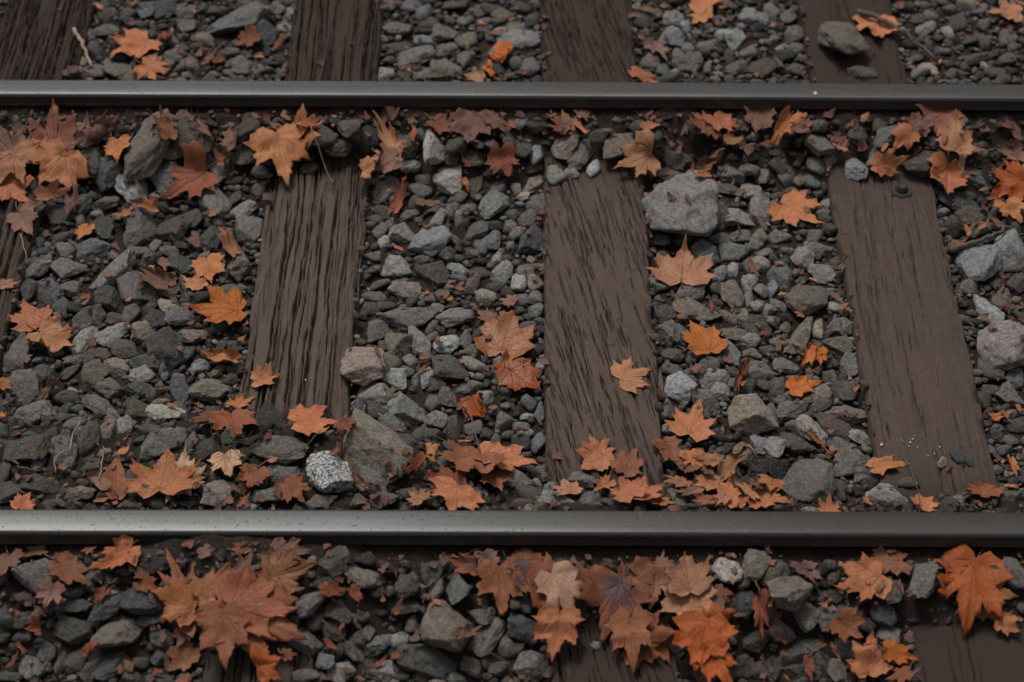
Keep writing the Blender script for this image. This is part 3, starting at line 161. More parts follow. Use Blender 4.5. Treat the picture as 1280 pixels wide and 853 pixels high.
# node material helper
class NM:
    def __init__(s, name):
        s.m = bpy.data.materials.new(name); s.m.use_nodes = True; s.t = s.m.node_tree; s.b = s.t.nodes['Principled BSDF']
    def n(s, ty, ins=None, **kw):
        x = s.t.nodes.new(ty)
        for k, v in kw.items(): setattr(x, k, v)
        for k, v in (ins or {}).items():
            if hasattr(v, 'is_output') or isinstance(v, bpy.types.NodeSocket): s.t.links.new(v, x.inputs[k])
            else: x.inputs[k].default_value = v
        return x
    def set(s, k, v):
        if isinstance(v, bpy.types.NodeSocket): s.t.links.new(v, s.b.inputs[k])
        else: s.b.inputs[k].default_value = v
    def math(s, op, a, b=0.0, c=0.0, clamp=False):
        x = s.n('ShaderNodeMath', {0: a, 1: b, 2: c}, operation=op); x.use_clamp = clamp; return x.outputs[0]
    def noise(s, vec, scale, detail=3, rough=.55, dist=0.0):
        return s.n('ShaderNodeTexNoise', {'Vector': vec, 'Scale': scale, 'Detail': detail, 'Roughness': rough, 'Distortion': dist}).outputs['Fac']
    def ramp(s, fac, a, b, lo=0.0, hi=1.0):
        return s.n('ShaderNodeMapRange', {0: fac, 1: a, 2: b, 3: lo, 4: hi}).outputs[0]
    def mix(s, fac, a, b, mode='MIX'):
        x = s.n('ShaderNodeMix', data_type='RGBA', blend_type=mode)
        for idx, v in ((0, fac), (6, a), (7, b)):
            if isinstance(v, bpy.types.NodeSocket): s.t.links.new(v, x.inputs[idx])
            else: x.inputs[idx].default_value = v if idx == 0 else (tuple(v)+(1,) if len(v) == 3 else v)
        return x.outputs[2]
    def gray(s, f):
        return s.n('ShaderNodeCombineColor', {0: f, 1: f, 2: f}).outputs[0]
    def bump(s, h, strength=.5, dist=.002, nrm=None):
        d = {'Height': h, 'Strength': strength, 'Distance': dist}
        if nrm is not None: d['Normal'] = nrm
        return s.n('ShaderNodeBump', d).outputs[0]
    def pos(s, obj_rand=True):
        g = s.n('ShaderNodeNewGeometry').outputs['Position']
        return g

# ------------------------------------------------------------------ materials
def stone_mat(name, attr):
    M = NM(name); p = M.pos()
    if attr:
        col = M.n('ShaderNodeAttribute', attribute_name='tint').outputs['Color']
    else:
        col = M.n('ShaderNodeObjectInfo').outputs['Color']
    n1 = M.noise(p, 420, 3, .7); n2 = M.noise(p, 90, 4, .6); n3 = M.noise(p, 28, 3)
    vo = M.n('ShaderNodeTexVoronoi', {'Vector': p, 'Scale': 330}).outputs['Color']
    g = M.n('ShaderNodeSeparateColor', {0: vo}).outputs[0]
    c = M.mix(1, col, M.gray(M.ramp(n2, .3, .72, .6, 1.4)), 'MULTIPLY')
    c = M.mix(1, c, M.gray(M.ramp(n1, .34, .68, .5, 1.55)), 'MULTIPLY')
    c = M.mix(1, c, M.gray(M.ramp(g, 0, 1, .8, 1.2)), 'MULTIPLY')
    # pale mineral flecks, rusty dust
    c = M.mix(M.ramp(M.noise(p, 300, 2, .5), .64, .72, 0, .6), c, (.38, .38, .36))
    c = M.mix(M.ramp(n3, .5, .7, 0, .55), c, M.mix(1, c, (1.16, .95, .80), 'MULTIPLY'))
    M.set('Base Color', c); M.set('Roughness', M.ramp(n2, .3, .7, .72, .92)); M.set('Specular IOR Level', .35)
    h = M.math('ADD', M.math('MULTIPLY', n1, .5), n2)
    M.set('Normal', M.bump(h, .9, .006))
    return M.m
M_STONE = stone_mat('ballast_rock', False); M_GRAVEL = stone_mat('gravel_rock', True)

def granite_mat():
    M = NM('speckled_granite'); p = M.pos()
    v = M.n('ShaderNodeTexVoronoi', {'Vector': p, 'Scale': 260}).outputs['Color']
    g = M.n('ShaderNodeSeparateColor', {0: v}).outputs[0]; n = M.noise(p, 500, 2)
    f = M.math('ADD', M.math('MULTIPLY', g, .7), M.math('MULTIPLY', n, .5))
    c = M.mix(M.ramp(f, .35, .8), (.05, .052, .056), (.46, .46, .45))
    M.set('Base Color', c); M.set('Roughness', .8); M.set('Normal', M.bump(f, .6, .003)); return M.m
M_GRANITE = granite_mat()

def band_mat():
    M = NM('layered_rock'); p = M.pos()
    q = M.n('ShaderNodeMapping', {'Vector': p, 'Rotation': (0.5, .2, .3), 'Scale': (25, 160, 160)}).outputs[0]
    n = M.noise(q, 1.0, 4, .6, .8); n2 = M.noise(p, 350, 3, .6)
    c = M.mix(M.ramp(n, .35, .65), (.075, .065, .052), (.2, .175, .14))
    c = M.mix(1, c, M.gray(M.ramp(n2, .3, .7, .7, 1.3)), 'MULTIPLY')
    M.set('Base Color', c); M.set('Roughness', .85); M.set('Normal', M.bump(M.math('ADD', n, M.math('MULTIPLY', n2, .4)), .8, .004)); return M.m
M_BAND = band_mat()

def soil_mat():
    M = NM('dark_soil'); p = M.pos()
    n = M.noise(p, 60, 6, .7); n2 = M.noise(p, 260, 3, .7); n3 = M.noise(p, 7, 3)
    c = M.mix(M.ramp(n, .3, .7), (.013, .0095, .0078), (.052, .038, .031))
    c = M.mix(M.ramp(n2, .62, .75, 0, .6), c, (.085, .064, .052))
    c = M.mix(M.ramp(n3, .4, .6, 0, .35), c, (.05, .034, .027))
    M.set('Base Color', c); M.set('Roughness', .95); M.set('Specular IOR Level', .2)
    M.set('Normal', M.bump(M.math('ADD', n, M.math('MULTIPLY', n2, .6)), 1, .007)); return M.m
M_SOIL = soil_mat()

def wood_mat(name, dark, light, rot, fine=1.0, dirt=.3):
    M = NM(name)
    co = M.n('ShaderNodeTexCoord').outputs['Object']
    q0 = M.n('ShaderNodeMapping', {'Vector': co, 'Rotation': (0, 0, rot)}).outputs[0]
    wv = M.n('ShaderNodeTexNoise', {'Vector': q0, 'Scale': 7.0, 'Detail': 2}).outputs['Color']
    q0 = M.n('ShaderNodeVectorMath', {0: q0, 1: M.n('ShaderNodeVectorMath', {0: wv, 3: .02}, operation='SCALE').outputs[0]}, operation='ADD').outputs[0]
    q = M.n('ShaderNodeMapping', {'Vector': q0, 'Scale': (210*fine, 9, 60)}).outputs[0]
    qb = M.n('ShaderNodeMapping', {'Vector': q0, 'Scale': (60, 3.5, 30)}).outputs[0]
    n = M.noise(q, 1, 4, .65); nb = M.noise(qb, 1, 4, .6); d = M.noise(co, 11, 5, .65); f = M.noise(co, 420, 2, .6)
    c = M.mix(M.ramp(n, .2, .8, .2, .8), dark, light)
    c = M.mix(1, c, M.gray(M.ramp(nb, .3, .7, .9, 1.08)), 'MULTIPLY')
    c = M.mix(1, c, M.gray(M.ramp(f, .3, .7, .72, 1.28)), 'MULTIPLY')
    sp = M.noise(q0, 95, 4, .7)
    c = M.mix(M.ramp(sp, .6, .72, 0, .55), c, M.mix(1, c, (.5, .46, .44), 'MULTIPLY'))
    c = M.mix(M.ramp(M.noise(co, 23, 4, .7), .58, .75, 0, .35), c, (.17, .145, .125))
    c = M.mix(M.ramp(d, .5, .72, 0, dirt), c, (.05, .036, .029))
    stn = M.n('ShaderNodeAttribute', attribute_name='stain').outputs['Fac']
    stn = M.math('MULTIPLY', stn, M.ramp(M.math('ADD', d, M.math('MULTIPLY', stn, .35)), .42, .72))
    c = M.mix(M.math('MULTIPLY', stn, .85), c, (.036, .024, .0195))
    M.set('Base Color', c); M.set('Roughness', .9); M.set('Specular IOR Level', .25)
    h = M.math('ADD', M.math('ADD', n, M.math('MULTIPLY', nb, .35)), M.math('MULTIPLY', f, .4))
    M.set('Normal', M.bump(h, .6, .0017)); return M.m

def rail_mats():
    M = NM('worn_rail_steel'); p = M.pos()
    q = M.n('ShaderNodeMapping', {'Vector': p, 'Scale': (2.2, 60, 60)}).outputs[0]
    st = M.noise(q, 1, 4, .6); pit = M.noise(p, 170, 2, .55); n = M.noise(p, 30, 3)
    film = M.noise(M.n('ShaderNodeMapping', {'Vector': p, 'Scale': (.9, 3, 3), 'Location': (3.1, 0, 0)}).outputs[0], 1, 2)
    wear_sheen = M.n('ShaderNodeAttribute', attribute_name='wear_sheen').outputs['Fac']
    wear_sheen = M.math('ADD', wear_sheen, M.math('MULTIPLY', M.math('SUBTRACT', film, .5), .5), clamp=True)
    c = M.mix(wear_sheen, (.036, .030, .025), (.086, .088, .089))  # steel colour carries polish plus painted sky reflection
    c = M.mix(1, c, M.gray(M.ramp(st, .3, .7, .82, 1.15)), 'MULTIPLY')
    pm = M.ramp(pit, .67, .70)
    c = M.mix(M.ramp(M.noise(p, 240, 2, .5), .70, .73, 0, .6), c, (.3, .29, .27))
    c = M.mix(M.math('MULTIPLY', pm, .55), c, (.03, .022, .018))
    sd_ = M.n('ShaderNodeAttribute', attribute_name='side').outputs['Fac']
    c = M.mix(sd_, c, M.mix(M.ramp(n, .3, .7), (.07, .047, .039), (.115, .08, .066)))
    M.set('Base Color', c); M.set('Metallic', M.math('MULTIPLY', M.ramp(wear_sheen, 0, 1, .3, .85), M.math('SUBTRACT', 1, sd_))); M.set('Specular IOR Level', .3)
    M.set('Roughness', M.math('ADD', M.ramp(wear_sheen, 0, 1, .56, .36), M.math('MULTIPLY', st, .1)))
    h = M.math('SUBTRACT', M.math('MULTIPLY', st, .12), M.math('MULTIPLY', pm, 1.0))
    M.set('Normal', M.bump(h, .5, .0012))
    R = NM('rusty_rail_side'); p = R.pos(); n = R.noise(p, 40, 5, .65); n2 = R.noise(p, 300, 3)
    c = R.mix(R.ramp(n, .3, .7), (.035, .023, .018), (.075, .048, .036))
    c = R.mix(1, c, R.gray(R.ramp(n2, .3, .7, .75, 1.25)), 'MULTIPLY')
    R.set('Base Color', c); R.set('Roughness', .8); R.set('Specular IOR Level', .3)
    R.set('Normal', R.bump(R.math('ADD', n, R.math('MULTIPLY', n2, .4)), .6, .002))
    return M.m, R.m
M_STEEL, M_RUST = rail_mats()

def leaf_mat(name, stuff=False):
    M = NM(name); p = M.pos()
    col = M.n('ShaderNodeAttribute', attribute_name='tint').outputs['Color'] if stuff else M.n('ShaderNodeObjectInfo').outputs['Color']
    n = M.noise(p, 26, 4, .6); n2 = M.noise(p, 130, 4, .65); n3 = M.noise(p, 430, 2, .6)
    c = M.mix(M.ramp(n, .3, .7, 0, .8), M.mix(1, col, (.82, .74, .68), 'MULTIPLY'), M.mix(1, col, (1.14, 1.14, 1.12), 'MULTIPLY'))
    c = M.mix(1, c, M.gray(M.ramp(n2, .32, .68, .78, 1.18)), 'MULTIPLY')
    c = M.mix(M.ramp(n2, .64, .72, 0, .5), c, M.mix(1, col, (.5, .38, .3), 'MULTIPLY'))
    c = M.mix(M.ramp(n3, .68, .74, 0, .5), c, M.mix(1, col, (.35, .28, .25), 'MULTIPLY'))
    h = M.math('MULTIPLY', n2, .5)
    if not stuff:
        al = M.math('ADD', M.n('ShaderNodeAttribute', attribute_name='along').outputs['Fac'], M.math('MULTIPLY', M.math('SUBTRACT', n, .5), .12))
        ac = M.n('ShaderNodeAttribute', attribute_name='across').outputs['Fac']
        wd = M.math('MULTIPLY_ADD', al, -.011, .0135)
        main = M.math('SUBTRACT', 1, M.math('SMOOTH_MIN', M.math('DIVIDE', ac, wd), 1.0, .2), clamp=True)
        t = M.math('FRACT', M.math('MULTIPLY', M.math('MULTIPLY_ADD', ac, -.95, al), 8.5))
        tri = M.math('ABSOLUTE', M.math('SUBTRACT', t, .5))
        sec = M.math('SUBTRACT', 1, M.math('DIVIDE', tri, .055), clamp=True)
        vein = M.math('MAXIMUM', main, M.math('MULTIPLY', sec, .6))
        vs = M.n('ShaderNodeAttribute', attribute_name='vein_strength', attribute_type='OBJECT').outputs['Fac']
        c = M.mix(M.math('MULTIPLY', vein, vs), c, M.mix(1, col, (.42, .3, .26), 'MULTIPLY'))
        rim = M.n('ShaderNodeAttribute', attribute_name='rim').outputs['Fac']
        c = M.mix(M.math('MULTIPLY', M.ramp(M.math('ADD', rim, M.math('MULTIPLY', n2, .25)), 1.03, 1.16), .45), c, M.mix(1, col, (.5, .36, .3), 'MULTIPLY'))
        pur = M.n('ShaderNodeAttribute', attribute_name='purple', attribute_type='OBJECT').outputs['Fac']
        c = M.mix(M.math('MULTIPLY', pur, M.ramp(M.math('ADD', rim, M.math('MULTIPLY', n, .5)), .95, .55)), c, (.075, .05, .06))
        h = M.math('ADD', h, M.math('MULTIPLY', M.math('SUBTRACT', 0, vein), .55))
    M.set('Base Color', c)
    M.set('Roughness', M.n('ShaderNodeAttribute', attribute_name='rough', attribute_type='OBJECT').outputs['Fac'] if not stuff else .7)
    M.set('Specular IOR Level', .3)
    M.set('Normal', M.bump(h, .6, .0035))
    return M.m
M_LEAF = leaf_mat('dry_leaf'); M_LITTER = leaf_mat('dry_leaf_litter', True)
def plain(name, a, b, sc, rough=.85):
    M = NM(name); n = M.noise(M.pos(), sc, 4, .6); M.set('Base Color', M.mix(M.ramp(n, .3, .7), a, b)); M.set('Roughness', rough)
    M.set('Normal', M.bump(n, .5, .002)); return M.m
M_STALK = plain('leaf_stalk', (.11, .055, .035), (.2, .11, .07), 90)
M_TWIG = plain('twig_bark', (.05, .038, .033), (.13, .1, .085), 120)
M_TWIGP = plain('pale_twig', (.3, .21, .14), (.45, .33, .24), 120)
M_IRON = plain('rusty_iron', (.012, .010, .009), (.045, .034, .028), 120, .75)
M_GRASS = plain('grass_blade', (.06, .07, .035), (.12, .12, .07), 60)
M_WHITE = plain('bird_lime', (.3, .3, .3), (.5, .5, .49), 200)

# ------------------------------------------------------------------ photo tiles
TILE = {'A0': (0, 0, 2.942), 'A1': (425, 0, 2.942), 'A2': (850, 0, 2.942)}
for r, y0 in (('B', 110), ('C', 290), ('D', 470), ('E', 640)):
    for c in range(4): TILE[r+str(c)] = (320*c, y0, 4.0)
def rows(txt):
    for line in txt.strip().splitlines():
        t, rest = line.split(' ', 1); x0, y0, s = TILE[t]
        for e in rest.split(';'):
            d, _, lab = e.partition('|'); yield x0, y0, s, d.split(','), lab.strip(), t

# ------------------------------------------------------------------ sleepers layout
ZT = .108                                                   # rail top above the sleepers
YN = un1(640, 636, ZT)[1]-.0355; YR = un1(640, 100.6, ZT)[1]-.0355
RAILS = [(YN, 0.0), (YR, math.radians(-.19))]           # y of the rail centre at x=0, turn
WID = .264
def line_x(a, b):
    A = un1(*a); B = un1(*b); k = (B[0]-A[0])/(B[1]-A[1]); return A[0]-k*A[1], k    # x = x0 + k*y
def two(l, r):
    (a, ka), (b, kb) = line_x(*l), line_x(*r); return (a+b)/2, (ka+kb)/2, None
E0 = line_x((105, 50), (14, 390))
SLP = []   # centre x at y=0, slope, width
for l, r in ((None, None), (((366, 50), (298, 480)), ((470, 50), (440, 480))), (((678, 50), (684, 800)), ((793, 50), (847, 800))), (((1002, 20), (1133, 800)), ((1134, 90), (1248, 590)))):
    if l is None: SLP.append((E0[0]-WID/2, E0[1], WID)); continue
    (a, ka), (b, kb) = line_x(*l), line_x(*r)
    ym = .75; SLP.append(((a+b)/2, (ka+kb)/2, (b+kb*ym)-(a+ka*ym)))
NAMES = ['furrowed', 'cracked', 'slanted-grain', 'smooth']
def slp_u(i, x, y): return x-(SLP[i][0]+SLP[i][1]*y)

# ------------------------------------------------------------------ soil level
YF = lambda px, py: un1(px, py)[1]
y_far1, y_far2 = YF(640, 238), YF(640, 177)
y_n_left, y_n_right = YF(400, 505), YF(900, 594)
def soil_h(x, y):
    h = -.036+.012*(fbm(x*5+9, y*5+3, 3)-.5)
    wob = .05*(fbm(x*6+3.3, y*3+1.7, 3)-.5)
    far = sstep(y_far1-.02, y_far2+.02, y+wob)*(1-sstep(YR, YR+.09, y))
    yn = y_n_left+(y_n_right-y_n_left)*sstep(-.32, .0, x)
    near = (1-sstep(yn-.13, yn+.04, y+wob))*sstep(YN-.02, YN+.02, y)
    h = h+far*(.060+.036*sstep(YR-.15, YR-.05, y))+near*.058
    front = (1-sstep(YN-.02, YN+.02, y))*sstep(-.62, YN-.02, y)        # in front of the near rail
    lift = .09*sstep(YN-.34, YN-.05, y)
    s1 = np.exp(-((x+.62)/.24)**2)                               # the cracked sleeper is buried there
    h = h+front*(lift+s1*.045)
    clod = fbm(x*26, y*26, 4, .6)-.5
    return h+.016*clod*(1+far+near)
xs = np.arange(-2.3, 2.3001, .0115); ys = np.arange(-1.3, 3.0, .0115)
ext = np.array([.2, .5, 1, 3, 8, 25, 60, 160])
X = np.concatenate([xs[0]-ext[::-1], xs, xs[-1]+ext]); Y = np.concatenate([ys[0]-ext[::-1], ys, ys[-1]+ext])
GX, GY = np.meshgrid(X, Y, indexing='ij'); GZ = soil_h(GX, GY)
me = mesh('soil', np.stack([GX, GY, GZ], -1).reshape(-1, 3), grid_faces(len(X), len(Y)), M_SOIL)
tag(link('ground', me), kind='structure', label='dark brown soil under the ballast between the sleepers')

# ------------------------------------------------------------------ rails
def rail(yc, turn, label, wear_sheen_fn, curve):
    root = bpy.data.objects.new('rail', None); C.objects.link(root); root.location = (0, yc, 0); root.rotation_euler = (0, 0, turn)
    tag(root, label, 'rail', 'running rails of the track')
    XS = np.concatenate([[-12, -6, -3.5], np.arange(-2.2, 2.21, .04), [3.5, 6, 12]])
    def extr(name, prof, mat, wear_sheen=False):
        prof = np.array(prof); n = len(prof); k = len(XS)
        yb = curve(XS)
        v = np.stack([np.repeat(XS, n), np.tile(prof[:, 0], k)+np.repeat(yb, n), np.tile(prof[:, 1], k)], -1)
        i = np.arange(k*n).reshape(k, n); j = np.roll(i, -1, 1)
        f = np.stack([i[:-1], i[1:], j[1:], j[:-1]], -1).reshape(-1, 4).tolist()
        f += [tuple(i[0][::-1]), tuple(i[-1])]
        me = mesh(name, v, f, mat)
        if wear_sheen: fattr(me, 'wear_sheen', wear_sheen_fn(v)); fattr(me, 'side', 1-sstep(.080, .0935, v[:, 2]))
        e = link(name, me, root)
        md = e.modifiers.new('edge', 'WEIGHTED_NORMAL'); md.keep_sharp = True
        return e
    top = []
    for a in np.linspace(0, 80, 9):                   # front corner (towards -y), worn round
        a = math.radians(a); top.append((-.0245-.011*math.sin(a), .096+.011*math.cos(a)))
    top = top[::-1]
    prof = [(-.034, .068), (-.0355, .072)]+top+[(-.012, .1078), (.008, .108)]
    for a in np.linspace(0, 85, 7):
        a = math.radians(a); prof.append((.0265+.009*math.sin(a), .0985+.009*math.cos(a)))
    prof += [(.0355, .072), (.034, .068), (.012, .060), (-.012, .060)]
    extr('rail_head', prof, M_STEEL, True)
    extr('rail_web', [(-.009, .018), (-.0085, .059), (.0085, .059), (.009, .018)], M_RUST)
    extr('rail_foot', [(-.062, .002), (-.062, .010), (-.02, .019), (.02, .019), (.062, .010), (.062, .002)], M_RUST)
    return root
def wear_sheen_near(v):
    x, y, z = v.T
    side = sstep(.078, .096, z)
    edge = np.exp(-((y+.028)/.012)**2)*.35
    return np.clip((.85-.62*sstep(-.45, .75, x)+edge-.25*sstep(.0, .034, y))*side, 0, 1)  # lighter towards -x: uneven sky reflection painted into the steel, with edge polish
def wear_sheen_far(v):
    x, y, z = v.T
    side = sstep(.078, .096, z)
    return np.clip((.45+.2*(1-sstep(-1, .5, x))+np.exp(-((y+.031)/.007)**2)*.9)*side, 0, 1)  # polished front corner, its sky highlight also painted into the colour
rail(RAILS[0][0], RAILS[0][1], 'broad pitted rail with a shiny worn top nearer the bottom edge', wear_sheen_near, lambda X: -.0012*np.clip(X, -2, 2)**2)
rail(RAILS[1][0], RAILS[1][1], 'dull narrow-looking rail with a thin blue highlight along its edge', wear_sheen_far, lambda X: -.0012*np.clip(X, -2, 2)**2)

# ------------------------------------------------------------------ sleepers
def cracks(UU, VV, vs, specs, slant=0.0):
    """sum of separate split lines; each is (u, v0, v1, width, depth, seed)"""
    D = np.zeros_like(UU); kk = math.tan(slant)
    for (uc, v0, v1, wd_, dp, sd_) in specs:
        j0, j1 = np.searchsorted(vs, [v0, v1])
        if j1-j0 < 3: continue
        v = VV[:, j0:j1]; u = UU[:, j0:j1]; t = (v-v0)/(v1-v0)
        c = uc-kk*(v-(v0+v1)/2)+.012*(vn(v*4+sd_, v*0+sd_)-.5)+.004*(vn(v*26+sd_, v*0+3+sd_)-.5)
        wl = wd_*np.clip(np.sin(np.clip(t, 0, 1)*math.pi), 0, 1)**.5*(.55+.9*vn(v*24+sd_*2, v*0+9))
        q = np.clip(1-np.abs(u-c)/np.maximum(wl, 1e-4), 0, 1)
        D[:, j0:j1] = np.maximum(D[:, j0:j1], dp*np.minimum(q*3.2, 1)*np.clip(wl/wd_, .3, 1))
    return D
def crack_field(kind, UU, VV, vs, hw):
    r = np.random.default_rng(40+kind); Y0, Y1 = vs[0], vs[-1]; sp = []
    if kind in (0, 1):
        for _ in range(95 if kind == 1 else 150):
            ln = r.uniform(.25, 1.1); v0 = r.uniform(Y0-.3, Y1-.1); sp.append((r.uniform(-hw, hw), v0, v0+ln, r.uniform(.0012, .0040), r.uniform(.012, .032), r.uniform(0, 90)))
        for _ in range(520):
            ln = r.uniform(.05, .25); v0 = r.uniform(Y0, Y1); sp.append((r.uniform(-hw, hw), v0, v0+ln, r.uniform(.0012, .0024), r.uniform(.003, .007), r.uniform(0, 90)))
        warp = .022*(fbm(VV*2.6+2, UU*6, 3)-.5)
        D = cracks(UU+warp, VV, vs, sp)
        plate = fbm((UU+warp)*26+1, VV*2.2+9, 2)
        pit = sstep(.63, .78, fbm((UU+warp)*22+8, VV*4.5+4, 3))
        return D+.002*plate+.007*pit+.0012*fbm((UU+warp)*190, VV*15, 3)
    if kind == 2:
        for _ in range(1500):
            ln = r.uniform(.02, .10)+.16*r.random()**3; v0 = r.uniform(Y0, Y1); uc = r.uniform(-hw*1.2, hw*1.2)
            if vn(np.array([uc*22+3]), np.array([v0*6+1]))[0] < r.uniform(.1, .62): continue
            sp.append((uc, v0, v0+ln, .0007+.0022*r.random()**2, r.uniform(.006, .020), r.uniform(0, 90)))
        warp = .012*(fbm(VV*4, UU*8, 2)-.5)
        D = cracks(UU+warp, VV, vs, sp, .20)
        return D+.0010*fbm((UU+warp+.2*VV)*220, VV*14, 2)+.003*fbm(UU*9, VV*3, 2)
    for _ in range(620):
        ln = r.uniform(.02, .12)+.4*r.random()**4; v0 = r.uniform(Y0, Y1); uc = r.uniform(-hw, hw)
        if vn(np.array([uc*26+3]), np.array([v0*3+1]))[0] < r.uniform(.3, .75): continue
        sp.append((uc, v0, v0+ln, .0006+.0018*r.random()**2, r.uniform(.005, .016), r.uniform(0, 90)))
    warp = .012*(fbm(VV*3, UU*7, 2)-.5)
    D = cracks(UU+warp, VV, vs, sp)
    return D+.0009*fbm((UU+warp)*190, VV*10, 2)+.004*fbm(UU*8+4, VV*2.4, 3)
W_MATS = [wood_mat('dark_furrowed_wood', (.030, .022, .018), (.095, .072, .059), 0, 1.3, .3),
          wood_mat('grey_brown_wood', (.064, .0475, .0375), (.134, .102, .081), 0, 1.5, .6),
          wood_mat('slanted_grain_wood', (.062, .0440, .0355), (.120, .0875, .070), -.20, 1.5, .45),
          wood_mat('smooth_brown_wood', (.055, .0385, .0307), (.106, .0765, .061), 0, 1.2, .45)]
SL_LABEL = ['dark furrowed wooden sleeper cut off by the photo corner', 'grey-brown wooden sleeper with deep wavy cracks, next to the furrowed one',
            'wooden sleeper with fine slanting grain, under the small lone tan leaf', 'smooth brown wooden sleeper carrying a bolt head and white specks']
Y0S, Y1S = -.60, 2.16
for i in range(4):
    x0, k, wd = SLP[i]
    hw = wd/2
    nu = 170; vs = np.arange(Y0S, Y1S+.001, .0072)
    # cross-section: side, rounded edge, top, rounded edge, side
    tz = [(-hw, -.15), (-hw, -.07), (-hw, -.035), (-hw+.001, -.014), (-hw+.003, -.007)]
    us = np.linspace(-hw+.006, hw-.006, nu)
    sec = np.array(tz+[(q, 0) for q in us]+[(-a, b) for a, b in tz[::-1]])
    UU, VV = np.meshgrid(sec[:, 0], vs, indexing='ij')
    D = crack_field(i, UU, VV, vs, hw)
    topw = sstep(-.03, 0, sec[:, 1])[:, None]
    wob = .011*(fbm(VV*11+i*5, np.sign(UU)*4+UU*0, 3)-.5)*(np.abs(UU) > hw-.02)
    edge = np.abs(UU)/hw
    # broken chips along the edges
    chip = .018*sstep(.54, .74, fbm(VV*19+i*7, np.sign(UU)*3+2+UU*18, 3))*sstep(.86, 1, edge)
    Z = sec[:, 1][:, None]-D*topw-chip*topw+.004*topw*(1-edge**4)
    if i in (0, 1): Z = Z-topw*.012*sstep(.75, 1.0, edge)*fbm(VV*4+1, UU*3, 2)
    XX = x0+UU+wob+k*VV
    P = np.stack([XX-x0-k*.75, VV-.75, Z], -1).reshape(-1, 3)
    n0, n1 = len(sec), len(vs)
    f = grid_faces(n0, n1)[:, ::-1]
    me = mesh('sleeper', P, f, W_MATS[i]); 
    import bmesh
    bm = bmesh.new(); bm.from_mesh(me); bm.verts.ensure_lookup_table()
    for e in (0, n1-1):
        try: bm.faces.new([bm.verts[a*n1+e] for a in range(n0)])
        except Exception: pass
    bmesh.ops.recalc_face_normals(bm, faces=bm.faces)
    bm.to_mesh(me); bm.free()
    me.polygons.foreach_set('use_smooth', np.ones(len(me.polygons), bool))
    vv = P[:, 1]+.75
    fattr(me, 'stain', np.clip(sstep(YR-.42, YR-.1, vv)*.9+sstep(YR-.1, YR+.1, vv)*.15+(1-sstep(YN+.08, YN+.36, vv))*(.95 if i != 1 else .7), 0, 1))
    o = link('sleeper', me); o.location = (x0+k*.75, .75, 0)
    tag(o, SL_LABEL[i], 'sleeper', 'wooden sleepers across the track')
    if i == 3: SMOOTH = o
# bolt head on the smooth sleeper: washer, square head
bp = un1(1127, 239, .002)
bm = bmesh.new()
bmesh.ops.create_cone(bm, cap_ends=True, segments=24, radius1=.031, radius2=.026, depth=.008)
bmesh.ops.create_cone(bm, cap_ends=True, segments=10, radius1=.019, radius2=.012, depth=.016, matrix=Matrix.Translation((0, 0, .011)))
bmesh.ops.bevel(bm, geom=bm.edges[:], offset=.0015, segments=2, affect='EDGES')
me = bpy.data.meshes.new('bolt_head'); bm.to_mesh(me); bm.free(); me.materials.append(M_IRON)
b = link('bolt_head', me, SMOOTH); b.location = Vector(bp)-SMOOTH.location; b['label'] = 'dark rusty bolt head in the sleeper top'

# ------------------------------------------------------------------ height field of everything laid so far
HX0, HY0, HS = -2.3, -1.3, .004
NX, NY = int(4.6/HS), int(4.3/HS)
hx = HX0+(np.arange(NX)+.5)*HS; hy = HY0+(np.arange(NY)+.5)*HS
AX, AY = np.meshgrid(hx, hy, indexing='ij')
H = soil_h(AX, AY)
ON = np.zeros((NX, NY), bool)
for i in range(4):
    ins = (np.abs(slp_u(i, AX, AY)) < SLP[i][2]/2) & (AY > Y0S) & (AY < Y1S)
    ON |= ins & (H < .002) & (np.abs(slp_u(i, AX, AY)) < SLP[i][2]/2-.009); H = np.where(ins, np.maximum(H, .001), H)
GB = H.copy()                                           # ground or sleeper, without stones
def hidx(x, y): return np.clip(((x-HX0)/HS).astype(int), 0, NX-1), np.clip(((y-HY0)/HS).astype(int), 0, NY-1)
def hget(A, x, y): i, j = hidx(np.atleast_1d(x), np.atleast_1d(y)); return A[i, j]
def splat(P):
    i, j = hidx(P[:, 0], P[:, 1]); np.maximum.at(H, (i, j), P[:, 2])
OCC = ON.copy()
for (yc, tn) in RAILS: OCC |= np.abs(AY-(yc+AX*math.tan(tn))) < .058

